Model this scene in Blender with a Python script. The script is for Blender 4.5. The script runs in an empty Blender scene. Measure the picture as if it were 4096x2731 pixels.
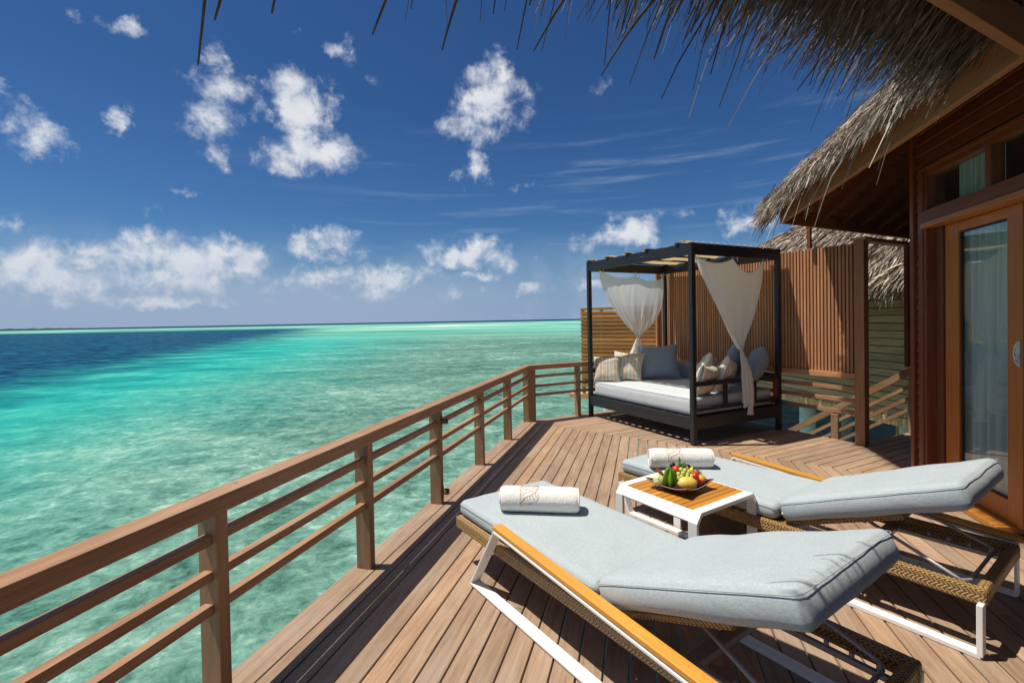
import bpy, bmesh, math, random
import numpy as np
from mathutils import Vector, Matrix, noise as mnoise
R = math.radians
random.seed(7); rng = np.random.default_rng(7)
sc = bpy.context.scene
COL = sc.collection

# ------------------------------------------------------------------ camera
PITCH = R(.9); ROLL = .0185; CAMZ = 1.5
fw = Vector((0, math.cos(PITCH), -math.sin(PITCH))); up0 = Vector((0, math.sin(PITCH), math.cos(PITCH))); r0 = Vector((1, 0, 0))
rt = math.cos(ROLL) * r0 - math.sin(ROLL) * up0
up = math.sin(ROLL) * r0 + math.cos(ROLL) * up0
cam = bpy.data.cameras.new('camera'); camo = bpy.data.objects.new('camera', cam); COL.objects.link(camo)
mw = Matrix.Identity(4)
for i, vv in enumerate((rt, up, -fw)):
    for j in range(3): mw[j][i] = vv[j]
mw[2][3] = CAMZ
camo.matrix_world = mw
cam.sensor_width = 36; cam.lens = 36 * 1925 / 4096; cam.shift_y = -.0135
cam.clip_start = .02; cam.clip_end = 90000
sc.camera = camo
sc.view_settings.view_transform = 'Standard'; sc.view_settings.look = 'None'
sc.view_settings.exposure = 0.06; sc.view_settings.gamma = 1.0
sc.cycles.max_bounces = 8; sc.cycles.transparent_max_bounces = 12
sc.cycles.diffuse_bounces = 3; sc.cycles.glossy_bounces = 3

# ------------------------------------------------------------------ sun and sky
SUN_EL = math.atan(1 / .42)
sun = bpy.data.lights.new('sun', 'SUN'); suno = bpy.data.objects.new('sun', sun); COL.objects.link(suno)
sun.energy = 5.0; sun.angle = R(.5); sun.color = (1, .945, .83)
d = Vector((.4197, -.0147, -1)).normalized()
suno.rotation_euler = d.to_track_quat('-Z', 'Y').to_euler()

class NT:
    def __init__(s, tree): s.t = tree; s.n = tree.nodes; s.l = tree.links
    def new(s, typ, **k):
        n = s.n.new(typ)
        for a, b in k.items():
            if a == 'inp':
                for i, v in b.items():
                    if isinstance(v, bpy.types.NodeSocket): s.l.new(v, n.inputs[i])
                    else: n.inputs[i].default_value = v
            else: setattr(n, a, b)
        return n
    def math(s, op, a, b=0., c=None, clamp=False):
        n = s.new('ShaderNodeMath', operation=op, use_clamp=clamp)
        for i, v in enumerate((a, b, c)):
            if v is None: continue
            if isinstance(v, bpy.types.NodeSocket): s.l.new(v, n.inputs[i])
            else: n.inputs[i].default_value = v
        return n.outputs[0]
    def vmath(s, op, a, b=(0, 0, 0)):
        n = s.new('ShaderNodeVectorMath', operation=op)
        for i, v in enumerate((a, b)):
            if isinstance(v, bpy.types.NodeSocket): s.l.new(v, n.inputs[i])
            else: n.inputs[i].default_value = v
        return n.outputs['Value'] if op in ('LENGTH', 'DOT_PRODUCT') else n.outputs[0]
    def noise(s, vec, scale, detail=4, rough=.55, dist=0., out='Fac'):
        n = s.new('ShaderNodeTexNoise', inp={'Scale': scale, 'Detail': detail, 'Roughness': rough, 'Distortion': dist})
        if vec is not None: s.l.new(vec, n.inputs['Vector'])
        return n.outputs[out]
    def mix(s, f, a, b, bl='MIX'):
        n = s.new('ShaderNodeMix', data_type='RGBA', blend_type=bl)
        for k, v in ((0, f), (6, a), (7, b)):
            if isinstance(v, bpy.types.NodeSocket): s.l.new(v, n.inputs[k])
            else: n.inputs[k].default_value = (v if k == 0 else (*v, 1))
        return n.outputs[2]
    def ramp(s, f, stops):
        n = s.new('ShaderNodeValToRGB'); cr = n.color_ramp
        while len(cr.elements) < len(stops): cr.elements.new(.5)
        for e, (p, c) in zip(cr.elements, stops):
            e.position = p; e.color = (*c, 1) if not isinstance(c, (int, float)) else (c, c, c, 1)
        s.l.new(f, n.inputs[0]); return n.outputs[0]
    def smooth(s, v, a, b):
        n = s.new('ShaderNodeMapRange', interpolation_type='SMOOTHSTEP', inp={1: a, 2: b, 3: 0., 4: 1.})
        s.l.new(v, n.inputs[0]); return n.outputs[0]
    def sepxyz(s, v):
        n = s.new('ShaderNodeSeparateXYZ'); s.l.new(v, n.inputs[0]); return n.outputs
    def comb(s, x, y, z=0.):
        n = s.new('ShaderNodeCombineXYZ')
        for i, v in enumerate((x, y, z)):
            if isinstance(v, bpy.types.NodeSocket): s.l.new(v, n.inputs[i])
            else: n.inputs[i].default_value = v
        return n.outputs[0]
    def bump(s, h, strength=.3, dist=.01, nrm=None):
        n = s.new('ShaderNodeBump', inp={'Strength': strength, 'Distance': dist, 'Height': h})
        if nrm is not None: s.l.new(nrm, n.inputs['Normal'])
        return n.outputs[0]

world = bpy.data.worlds.new('World'); sc.world = world; world.use_nodes = True
w = NT(world.node_tree); w.n.clear()
sky = w.new('ShaderNodeTexSky', sky_type='NISHITA', sun_disc=False)
sky.sun_elevation = SUN_EL; sky.sun_rotation = R(272); sky.altitude = 0; sky.air_density = 1.0; sky.dust_density = .6; sky.ozone_density = 2.5
tc = w.new('ShaderNodeTexCoord')
dirv = w.vmath('NORMALIZE', tc.outputs['Generated'])
x_, y_, z_ = w.sepxyz(dirv)[:3]
az = w.math('ARCTAN2', x_, y_)
el = w.math('ARCSINE', z_)
p = w.comb(az, el, 0)
# the sky of the day: a deep blue dome, paler towards the sea horizon
skyc = w.mix(1.0, sky.outputs[0], SKY_TINT := (.70, .97, 1.10), 'MULTIPLY')
deep = w.ramp(w.math('MULTIPLY', el, .8), [(0, (.62, .66, .72)), (.05, (.56, .66, .78)), (.16, (.42, .56, .74)), (.34, (.34, .47, .66)), (1, (.34, .46, .66))])
skyc = w.mix(1.0, skyc, deep, 'MULTIPLY')
skyc = w.mix(w.math('MULTIPLY', w.smooth(el, .17, -.01), .93), skyc, (2.55, 3.85, 6.1))
# dome whitened round the sun and behind the camera, an added fill for shadows
sd_ = w.vmath('DOT_PRODUCT', dirv, tuple(-d))
glow = w.math('MULTIPLY', w.math('POWER', w.math('MAXIMUM', sd_, 0.), 5.), 1.0)
back_fill = w.math('MULTIPLY', w.smooth(y_, .10, -.6), .10)
skyc = w.mix(w.math('MINIMUM', w.math('ADD', w.math('MULTIPLY', w.smooth(sd_, .82, 1.), .55), back_fill), 1.), skyc, (11.5, 10.6, 9.6))
# clouds: soft clumps at fixed bearings (azimuth, elevation) round the horizon
n1 = w.noise(dirv, 26., 7, .62, .0, 'Color')
warp = w.vmath('MULTIPLY', w.vmath('SUBTRACT', n1, (.5, .5, .5)), (.095, .060, 0))
pw = w.vmath('ADD', p, warp)
CL = [(-0.405,0.387,0.047,0.049,1),(-0.399,0.319,0.072,0.034,1),(-0.443,0.354,0.037,0.021,0.7),(-0.046,0.419,0.063,0.045,1),(-0.014,0.473,0.023,0.032,0.8),(-0.069,0.381,0.054,0.027,0.9),(-0.529,0.401,0.04,0.022,0.85),(-0.534,0.445,0.017,0.021,0.6),(-0.544,0.338,0.043,0.029,0.85),(-0.538,0.301,0.027,0.021,0.5),(-0.8,0.295,0.026,0.023,0.9),(-0.772,0.273,0.025,0.02,0.9),(-0.804,0.325,0.009,0.015,0.6),(-0.679,0.33,0.02,0.015,0.75),(-0.676,0.307,0.01,0.014,0.5),(-0.669,0.449,0.02,0.013,0.7),(-0.717,0.45,0.014,0.008,0.4),(-0.328,0.489,0.026,0.018,0.6),(-0.401,0.504,0.023,0.008,0.35),(-0.071,0.302,0.027,0.028,0.75),(-0.085,0.269,0.016,0.013,0.5),(-0.368,0.149,0.063,0.026,1),(-0.403,0.163,0.031,0.019,0.8),(-0.079,0.14,0.076,0.026,1),(-0.016,0.122,0.036,0.03,0.8),(0.229,0.174,0.06,0.029,0.95),(0.159,0.152,0.035,0.017,0.6),(0.321,0.201,0.041,0.013,0.5),(0.199,0.437,0.031,0.013,0.4),(-0.585,0.228,0.026,0.009,0.6),(-0.643,0.189,0.02,0.008,0.55),(-0.804,0.144,0.015,0.016,0.8),(0.452,0.177,0.036,0.023,0.8),(-0.537,0.155,0.015,0.014,0.5),(0.013,0.268,0.04,0.01,0.4),(-0.268,0.445,0.012,0.011,0.3),(-0.788,0.099,0.054,0.026,0.95),(-0.72,0.11,0.046,0.027,1),(-0.65,0.122,0.046,0.031,1),(-0.578,0.112,0.063,0.03,1),(-0.499,0.115,0.042,0.027,0.95),(-0.756,0.075,0.096,0.02,0.9),(-0.61,0.081,0.134,0.025,0.85),(-0.404,0.086,0.069,0.021,0.8),(-0.326,0.087,0.057,0.02,0.7),(-0.234,0.088,0.064,0.026,0.85),(-0.067,0.09,0.063,0.009,0.6),(-0.103,0.06,0.045,0.011,0.6),(0.059,0.065,0.045,0.011,0.6),(0.158,0.068,0.044,0.011,0.55),(-0.669,0.043,0.168,0.011,0.5),(-0.243,0.053,0.136,0.012,0.45),(0.033,0.132,0.027,0.011,0.4),(0.189,0.098,0.044,0.009,0.4)]
dmax = None
for (a0, e0, ra, re, st) in CL:
    v = w.vmath('MULTIPLY', w.vmath('SUBTRACT', pw, (a0, e0, 0)), (1 / (ra * 1.9), 1 / (re * 1.85), 0))
    q = w.math('MULTIPLY', w.math('SUBTRACT', 1.0, w.vmath('LENGTH', v), clamp=True), st)
    dmax = q if dmax is None else w.math('MAXIMUM', dmax, q)
fb = w.noise(dirv, 17., 10, .60, .25)
fb2 = w.noise(dirv, 9., 5, .6)
dens = w.math('ADD', dmax, w.math('MULTIPLY', w.math('SUBTRACT', fb, .55), 2.3))
dens = w.math('MULTIPLY', dens, w.smooth(dmax, .0, .30))
alpha = w.smooth(dens, .02, .85)
fbs = w.noise(w.vmath('ADD', dirv, (-.010, .0, .018)), 17., 6, .55, .25)
lit = w.math('MULTIPLY_ADD', w.math('SUBTRACT', fb, fbs), 4.2, .55, clamp=True)
# thin high streaks
st_n = w.noise(w.comb(w.math('ADD', az, w.math('MULTIPLY', el, -2.2)), w.math('MULTIPLY', el, 14.), 0), 3.2, 6, .6)
streak = w.math('MULTIPLY', w.smooth(st_n, .50, .80), w.math('MULTIPLY', w.smooth(az, -.75, .2), w.math('MULTIPLY', w.smooth(el, .42, .28), .42)))
low = w.math('MULTIPLY', w.math('MULTIPLY', w.smooth(el, .20, .02), w.smooth(fb2, .30, .70)), .60)
ccol = w.ramp(dens, [(0, (.46, .58, .78)), (.30, (.62, .69, .82)), (.70, (.88, .90, .94))])
ccol = w.mix(w.math('MULTIPLY', lit, .55), w.mix(1., ccol, (.80, .84, .90), 'MULTIPLY'), (.99, .985, .97))
lowf = w.smooth(el, .20, .0)
ccol = w.mix(w.math('MULTIPLY', lowf, .50), ccol, (.44, .52, .68))
veil = w.math('MAXIMUM', streak, low)
bankv = w.math('MULTIPLY', w.math('MULTIPLY', w.smooth(el, .125, .06), w.smooth(az, .35, -.35)), .55)
c1 = w.mix(w.math('MAXIMUM', veil, bankv), skyc, (4.3, 5.3, 7.0))
cs = w.vmath('SCALE', ccol); w.n[-1].inputs[3].default_value = 10.5
c2 = w.mix(w.math('MULTIPLY', alpha, .93), c1, cs)
bg = w.new('ShaderNodeBackground', inp={'Strength': .085}); w.l.new(c2, bg.inputs[0])
wo = w.new('ShaderNodeOutputWorld'); w.l.new(bg.outputs[0], wo.inputs[0])
world.cycles.sampling_method = 'MANUAL'; world.cycles.sample_map_resolution = 512
# ------------------------------------------------------------------ materials
def mat(name):
    m = bpy.data.materials.new(name); m.use_nodes = True; t = NT(m.node_tree); t.n.clear()
    o = t.new('ShaderNodeOutputMaterial'); b = t.new('ShaderNodeBsdfPrincipled'); t.l.new(b.outputs[0], o.inputs[0])
    t.b = b; t.o = o
    return m, t
def setb(t, **k):
    names = dict(col='Base Color', rough='Roughness', nrm='Normal', spec='Specular IOR Level', metal='Metallic', sheen='Sheen Weight', coat='Coat Weight', ior='IOR')
    for a, v in k.items():
        i = t.b.inputs[names[a]]
        if isinstance(v, bpy.types.NodeSocket): t.l.new(v, i)
        else: i.default_value = (*v, 1) if isinstance(v, tuple) else v
def uvn(t): return t.new('ShaderNodeUVMap', uv_map='UVMap').outputs[0]
def rnd(t): return t.new('ShaderNodeAttribute', attribute_name='rnd').outputs['Fac']
def obj(t): return t.new('ShaderNodeTexCoord').outputs['Object']
def geo(t): return t.new('ShaderNodeNewGeometry').outputs['Position']

def wood(name, dark, light, tint=.35, rough=.6, grain=60., spec=.3, bump=.25, weather=None, hue=None):
    m, t = mat(name); uv = uvn(t); r = rnd(t)
    off = t.comb(t.math('MULTIPLY', r, 37.), t.math('MULTIPLY', r, 11.), 0)
    q = t.vmath('ADD', uv, off)
    g1 = t.noise(t.vmath('MULTIPLY', q, (2.2, grain, 1)), 1., 5, .6, .6)
    g2 = t.noise(t.vmath('MULTIPLY', q, (.9, grain * .16, 1)), 1.6, 3, .55, 2.2)
    g3 = t.noise(t.vmath('MULTIPLY', q, (14., grain * 3.2, 1)), 1., 2, .6)
    f = t.math('ADD', t.math('MULTIPLY', g1, .5), t.math('ADD', t.math('MULTIPLY', g2, .35), t.math('MULTIPLY', g3, .15)))
    c = t.ramp(f, [(.30, dark), (.70, light)])
    if weather:
        wv = t.smooth(t.noise(t.vmath('MULTIPLY', q, (1.1, 4., 1)), 1.3, 4, .6), .42, .72)
        c = t.mix(t.math('MULTIPLY', wv, .5), c, weather)
    stn = t.smooth(t.noise(geo(t), 1.7, 5, .65, .6), .50, .72); c = t.mix(t.math('MULTIPLY', stn, .38), c, tuple(x * 1.25 for x in dark))
    spk = t.smooth(t.noise(geo(t), 55., 3, .6), .68, .76); c = t.mix(t.math('MULTIPLY', spk, .45), c, tuple(x * .6 for x in dark))
    if hue: c = t.mix(t.smooth(r, .45, 1.), c, hue, 'MULTIPLY')
    br = t.math('ADD', 1 - tint / 2, t.math('MULTIPLY', r, tint))
    bc = t.comb(br, br, br); c = t.mix(1., c, bc, 'MULTIPLY')
    h = t.math('ADD', t.math('MULTIPLY', g1, .6), t.math('MULTIPLY', g3, .4))
    setb(t, col=c, rough=t.math('ADD', rough - .08, t.math('MULTIPLY', g1, .16)), spec=spec, nrm=t.bump(h, bump, .002))
    return m
M = {}
M['deck'] = wood('deck_wood', (.195, .116, .072), (.475, .33, .222), .30, .62, 55, .3, .45, (.43, .335, .26), (1.04, .97, .90))
M['rail'] = wood('rail_wood', (.215, .105, .050), (.46, .265, .145), .25, .5, 50, .35, .3, (.46, .32, .22))
M['screen'] = wood('screen_wood', (.34, .145, .065), (.60, .30, .150), .40, .55, 50, .3, .25, (.36, .24, .16))
M['golden'] = wood('golden_wood', (.32, .115, .018), (.66, .31, .065), .60, .5, 30, .35, .25, (.48, .32, .16))
M['villa'] = wood('villa_wood', (.13, .032, .012), (.24, .068, .024), .25, .42, 45, .4, .2)
M['door'] = wood('door_wood', (.31, .088, .015), (.52, .18, .032), .2, .36, 60, .45, .15)
M['sill'] = wood('sill_wood', (.42, .15, .022), (.66, .27, .045), .2, .45, 60, .4, .15)
M['teak'] = wood('teak_wood', (.54, .235, .035), (.74, .37, .065), .18, .38, 70, .45, .15)
M['table'] = wood('table_slat_wood', (.42, .16, .022), (.68, .31, .05), .45, .4, 60, .45, .15)
M['grey'] = wood('grey_siding_wood', (.48, .235, .095), (.74, .44, .22), .3, .75, 30, .2, .3, (.26, .20, .13))
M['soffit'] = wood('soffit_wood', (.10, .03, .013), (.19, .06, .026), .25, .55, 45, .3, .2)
M['black'] = None
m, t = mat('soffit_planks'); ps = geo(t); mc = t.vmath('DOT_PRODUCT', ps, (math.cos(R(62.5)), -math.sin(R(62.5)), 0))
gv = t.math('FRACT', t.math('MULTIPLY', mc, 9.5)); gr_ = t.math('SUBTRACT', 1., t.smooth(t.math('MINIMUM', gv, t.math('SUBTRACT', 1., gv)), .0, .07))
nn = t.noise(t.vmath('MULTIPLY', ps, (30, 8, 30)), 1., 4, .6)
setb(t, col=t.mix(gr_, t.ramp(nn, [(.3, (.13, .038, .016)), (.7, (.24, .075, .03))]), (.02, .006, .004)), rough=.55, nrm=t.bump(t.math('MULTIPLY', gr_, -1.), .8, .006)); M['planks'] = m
m, t = mat('black_stained_wood'); q = t.vmath('MULTIPLY', uvn(t), (2.4, 90., 1)); g = t.noise(q, 1., 5, .65, .5)
chip = t.smooth(t.noise(t.vmath('MULTIPLY', uvn(t), (4., 75., 1)), 1., 5, .62, .4), .66, .70)
c = t.mix(chip, t.ramp(g, [(.3, (.014, .014, .016)), (.75, (.034, .034, .038))]), (.20, .19, .17))
setb(t, col=c, rough=.42, spec=.4, nrm=t.bump(g, .35, .002)); M['black'] = m

m, t = mat('white_powder_coat'); n = t.noise(obj(t), 140., 2, .5); n2 = t.noise(obj(t), 6., 4, .6)
setb(t, col=t.mix(t.math('MULTIPLY', t.smooth(n2, .5, .8), .35), (.80, .80, .78), (.66, .65, .62)), rough=.38, spec=.4, nrm=t.bump(n, .04, .001)); M['white'] = m
m, t = mat('brown_grey_metal'); setb(t, col=(.34, .32, .31), rough=.35, metal=.2); M['strut'] = m
m, t = mat('aged_brass'); n = t.noise(obj(t), 60., 4, .6)
setb(t, col=t.ramp(n, [(.35, (.10, .06, .02)), (.65, (.42, .27, .09))]), rough=.38, metal=.9); M['brass'] = m
m, t = mat('brushed_steel'); n = t.noise(t.vmath('MULTIPLY', obj(t), (1, 1, 40)), 20., 3, .6); setb(t, col=(.62, .62, .63), rough=t.math('ADD', .25, t.math('MULTIPLY', n, .2)), metal=.85); M['steel'] = m
m, t = mat('dark_rubber'); setb(t, col=(.02, .02, .02), rough=.7); M['rubber'] = m

def fabric(name, col, col2, fine=420., wr=.22):
    m, t = mat(name); uv = uvn(t); o = obj(t)
    a = t.noise(t.vmath('MULTIPLY', uv, (14., fine, 1)), 1., 3, .6)
    b_ = t.noise(t.vmath('MULTIPLY', uv, (fine, 14., 1)), 1., 3, .6)
    big = t.noise(o, 5., 4, .55)
    f = t.math('ADD', t.math('MULTIPLY', a, .5), t.math('MULTIPLY', b_, .5))
    c = t.ramp(f, [(.36, col), (.64, col2)])
    mel = t.noise(t.vmath('MULTIPLY', uv, (60., 240., 1)), 1., 3, .7)
    c = t.mix(t.smooth(mel, .40, .66), c, tuple(x * .965 for x in col))
    c = t.mix(t.math('MULTIPLY', t.smooth(big, .45, .75), .22), c, tuple(x * .86 for x in col))
    wrk = t.noise(t.vmath('MULTIPLY', o, (1., 1., 1.4)), 7., 3, .5, 1.1)
    h = t.math('ADD', t.math('MULTIPLY', f, .12), wrk)
    setb(t, col=c, rough=.92, spec=.15, sheen=.15, nrm=t.bump(h, wr, .012))
    return m
M['blue'] = fabric('blue_grey_canvas', (.37, .42, .44), (.52, .575, .595))
M['bed_blue'] = fabric('pale_blue_canvas', (.52, .56, .58), (.64, .67, .68))
M['pill_blue'] = fabric('slate_blue_canvas', (.20, .26, .33), (.29, .355, .42), wr=.5)
M['seam'] = fabric('grey_piping', (.32, .36, .38), (.42, .46, .48))
# striped cushion cloth
m, t = mat('striped_cloth'); uv = uvn(t); u_, v_, _z = t.sepxyz(uv)[:3]
st = t.ramp(t.math('FRACT', t.math('MULTIPLY', u_, 8.5)), [(0, (.34, .42, .38)), (.10, (.34, .42, .38)), (.11, (.76, .68, .54)), (.20, (.76, .68, .54)), (.21, (.50, .24, .11)), (.26, (.50, .24, .11)), (.27, (.78, .71, .57)), (.40, (.78, .71, .57)), (.41, (.20, .20, .19)), (.46, (.20, .20, .19)), (.47, (.70, .52, .34)), (.58, (.70, .52, .34)), (.59, (.40, .48, .44)), (.72, (.40, .48, .44)), (.73, (.80, .73, .60)), (.83, (.80, .73, .60)), (.84, (.34, .28, .23)), (.89, (.34, .28, .23)), (.90, (.70, .60, .45)), (1, (.70, .60, .45))])
st.node.color_ramp.interpolation = 'CONSTANT'
wv = t.noise(t.vmath('MULTIPLY', uv, (240, 240, 1)), 1., 2, .6)
setb(t, col=t.mix(.25, st, t.ramp(wv, [(.3, (.4, .4, .4)), (.7, (1, 1, 1))]), 'MULTIPLY'), rough=.9, spec=.15, sheen=.1, nrm=t.bump(t.noise(obj(t), 9., 3, .5), .5, .015)); M['stripe'] = m
# terry towel
m, t = mat('white_terry'); o = obj(t); n = t.noise(o, 260., 3, .7); n2 = t.noise(o, 22., 4, .6)
setb(t, col=t.ramp(n, [(.25, (.70, .66, .61)), (.6, (.86, .83, .79))]), rough=1., spec=.05, sheen=.4, nrm=t.bump(t.math('ADD', n, t.math('MULTIPLY', n2, .3)), .6, .004)); M['terry'] = m
m, t = mat('gold_thread'); n = t.noise(obj(t), 500., 2, .6); setb(t, col=t.ramp(n, [(.3, (.28, .15, .03)), (.7, (.55, .36, .10))]), rough=.45); M['gold'] = m
# thin cloth
def cloth(name, col, trans, tp=.0, weave=500.):
    m, t = mat(name); t.n.remove(t.b)
    n = t.noise(t.vmath('MULTIPLY', uvn(t), (weave, 8., 1)), 1., 3, .6)
    c = t.ramp(n, [(.3, tuple(x * .9 for x in col)), (.7, col)])
    nb = t.bump(t.noise(t.vmath('MULTIPLY', uvn(t), (26., 2.2, 1)), 1., 4, .6, .4), .35, .012)
    a = t.new('ShaderNodeBsdfDiffuse', inp={0: c, 'Normal': nb}); b = t.new('ShaderNodeBsdfTranslucent', inp={0: c, 'Normal': nb})
    mx = t.new('ShaderNodeMixShader', inp={0: trans}); t.l.new(a.outputs[0], mx.inputs[1]); t.l.new(b.outputs[0], mx.inputs[2])
    out = mx.outputs[0]
    if tp:
        tr = t.new('ShaderNodeBsdfTransparent'); m2 = t.new('ShaderNodeMixShader', inp={0: tp}); t.l.new(out, m2.inputs[1]); t.l.new(tr.outputs[0], m2.inputs[2]); out = m2.outputs[0]
    t.l.new(out, t.o.inputs[0]); return m
M['sheer'] = cloth('sheer_white_cotton', (.97, .955, .92), .50, .11)
M['cotton'] = cloth('white_cotton', (.98, .965, .93), .50, .02)
M['drape'] = cloth('pale_drape', (.86, .89, .87), .3)
M['canopy'] = cloth('cream_canopy_canvas', (.78, .58, .30), .42)
# glass pane
m, t = mat('door_glass'); t.n.remove(t.b)
g = t.new('ShaderNodeBsdfGlossy', inp={0: (.95, .97, .97, 1), 1: .0}); tr = t.new('ShaderNodeBsdfTransparent', inp={0: (.86, .92, .90, 1)})
lw = t.new('ShaderNodeLayerWeight', inp={0: .5}); mx = t.new('ShaderNodeMixShader')
t.l.new(t.math('MULTIPLY_ADD', t.math('POWER', lw.outputs[1], 4.), .8, .06), mx.inputs[0]); t.l.new(tr.outputs[0], mx.inputs[1]); t.l.new(g.outputs[0], mx.inputs[2]); t.l.new(mx.outputs[0], t.o.inputs[0]); M['glass'] = m
# thatch: palm leaf strips
m, t = mat('palm_thatch'); r = rnd(t); n = t.noise(geo(t), 30., 3, .6)
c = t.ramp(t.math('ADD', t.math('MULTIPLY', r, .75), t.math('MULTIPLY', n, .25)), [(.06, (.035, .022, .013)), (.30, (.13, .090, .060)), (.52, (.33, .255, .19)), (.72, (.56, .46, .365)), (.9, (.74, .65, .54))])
setb(t, col=c, rough=.55, spec=.35); M['thatch'] = m
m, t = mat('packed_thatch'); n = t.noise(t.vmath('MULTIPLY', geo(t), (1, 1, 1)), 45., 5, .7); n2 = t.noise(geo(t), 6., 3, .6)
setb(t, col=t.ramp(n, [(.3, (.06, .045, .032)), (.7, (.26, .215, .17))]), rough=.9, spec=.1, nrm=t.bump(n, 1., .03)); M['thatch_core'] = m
# rattan herringbone weave
m, t = mat('rattan_weave'); uv = uvn(t); u_, v_, _z = t.sepxyz(uv)[:3]
rows = t.math('PINGPONG', t.math('MULTIPLY', v_, 1 / .040), .5)        # zigzag
ph = t.math('ADD', t.math('MULTIPLY', u_, 1 / .0175), t.math('MULTIPLY', rows, 2.4))
sn = t.math('SINE', t.math('MULTIPLY', ph, 2 * math.pi)); s01 = t.math('MULTIPLY_ADD', sn, .5, .5)
edge = t.math('PINGPONG', t.math('MULTIPLY', v_, 1 / .040), .5); eg = t.smooth(t.math('MINIMUM', edge, t.math('SUBTRACT', .5, edge)), .0, .07)
hh = t.math('MULTIPLY', t.math('POWER', s01, .6), t.math('MULTIPLY_ADD', eg, .7, .3))
cell = t.noise(t.vmath('MULTIPLY', uv, (90, 45, 1)), 1., 1, .5)
c = t.mix(t.smooth(hh, .12, .55), (.085, .04, .012), t.ramp(cell, [(.3, (.36, .20, .065)), (.7, (.56, .36, .14))]))
setb(t, col=c, rough=.38, spec=.45, nrm=t.bump(hh, 1., .004)); M['rattan'] = m
m, t = mat('plaster'); n = t.noise(obj(t), 7., 4, .6); setb(t, col=t.ramp(n, [(.3, (.52, .55, .54)), (.7, (.66, .68, .67))]), rough=.8); M['pile'] = m
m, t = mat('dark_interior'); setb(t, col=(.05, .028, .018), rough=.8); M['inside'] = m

# fruit
def skin(name, stops, scale=20., rough=.35, bump=.1, spec=.5):
    m, t = mat(name); n = t.noise(obj(t), scale, 4, .6); setb(t, col=t.ramp(n, stops), rough=rough, spec=spec, nrm=t.bump(n, bump, .004)); return m
M['guava'] = skin('guava_skin', [(.3, (.42, .50, .16)), (.7, (.66, .66, .32))], 25)
M['star'] = skin('starfruit_skin', [(.3, (.10, .26, .012)), (.7, (.24, .42, .03))], 30, .28)
M['mango'] = skin('mango_skin', [(.3, (.72, .46, .06)), (.7, (.80, .58, .14))], 14, .4)
M['straw'] = skin('strawberry_skin', [(.35, (.45, .01, .008)), (.62, (.72, .05, .02))], 120, .3, .5)
M['grape'] = skin('green_grape_skin', [(.3, (.36, .42, .06)), (.7, (.55, .60, .14))], 40, .25)
M['dkgrape'] = skin('black_grape_skin', [(.3, (.010, .006, .02)), (.7, (.03, .02, .05))], 40, .3)
M['orange'] = skin('orange_peel', [(.3, (.80, .28, .01)), (.7, (.90, .38, .03))], 150, .4, .4)
M['plum'] = skin('plum_skin', [(.3, (.10, .004, .012)), (.7, (.24, .012, .02))], 30, .22)
M['yellow'] = skin('banana_peel', [(.3, (.70, .50, .02)), (.7, (.85, .68, .06))], 40, .4)
M['leaf'] = skin('leaf_green', [(.3, (.07, .16, .015)), (.7, (.16, .30, .03))], 40, .35)
M['chili'] = skin('rusty_pod_skin', [(.3, (.30, .035, .006)), (.7, (.55, .12, .02))], 40, .35)
M['ramb'] = skin('rambutan_hair', [(.3, (.30, .20, .03)), (.7, (.45, .10, .03))], 60, .5)
M['stem'] = skin('dry_stem', [(.3, (.10, .06, .02)), (.7, (.25, .18, .06))], 60, .6)
M['plate'] = skin('dark_red_glaze', [(.3, (.06, .010, .008)), (.7, (.10, .018, .014))], 30, .12)
M['rim'] = skin('pale_rim_highlight', [(.3, (.55, .50, .48)), (.7, (.75, .72, .70))], 60, .2)  # glaze highlight painted as a pale colour

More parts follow.
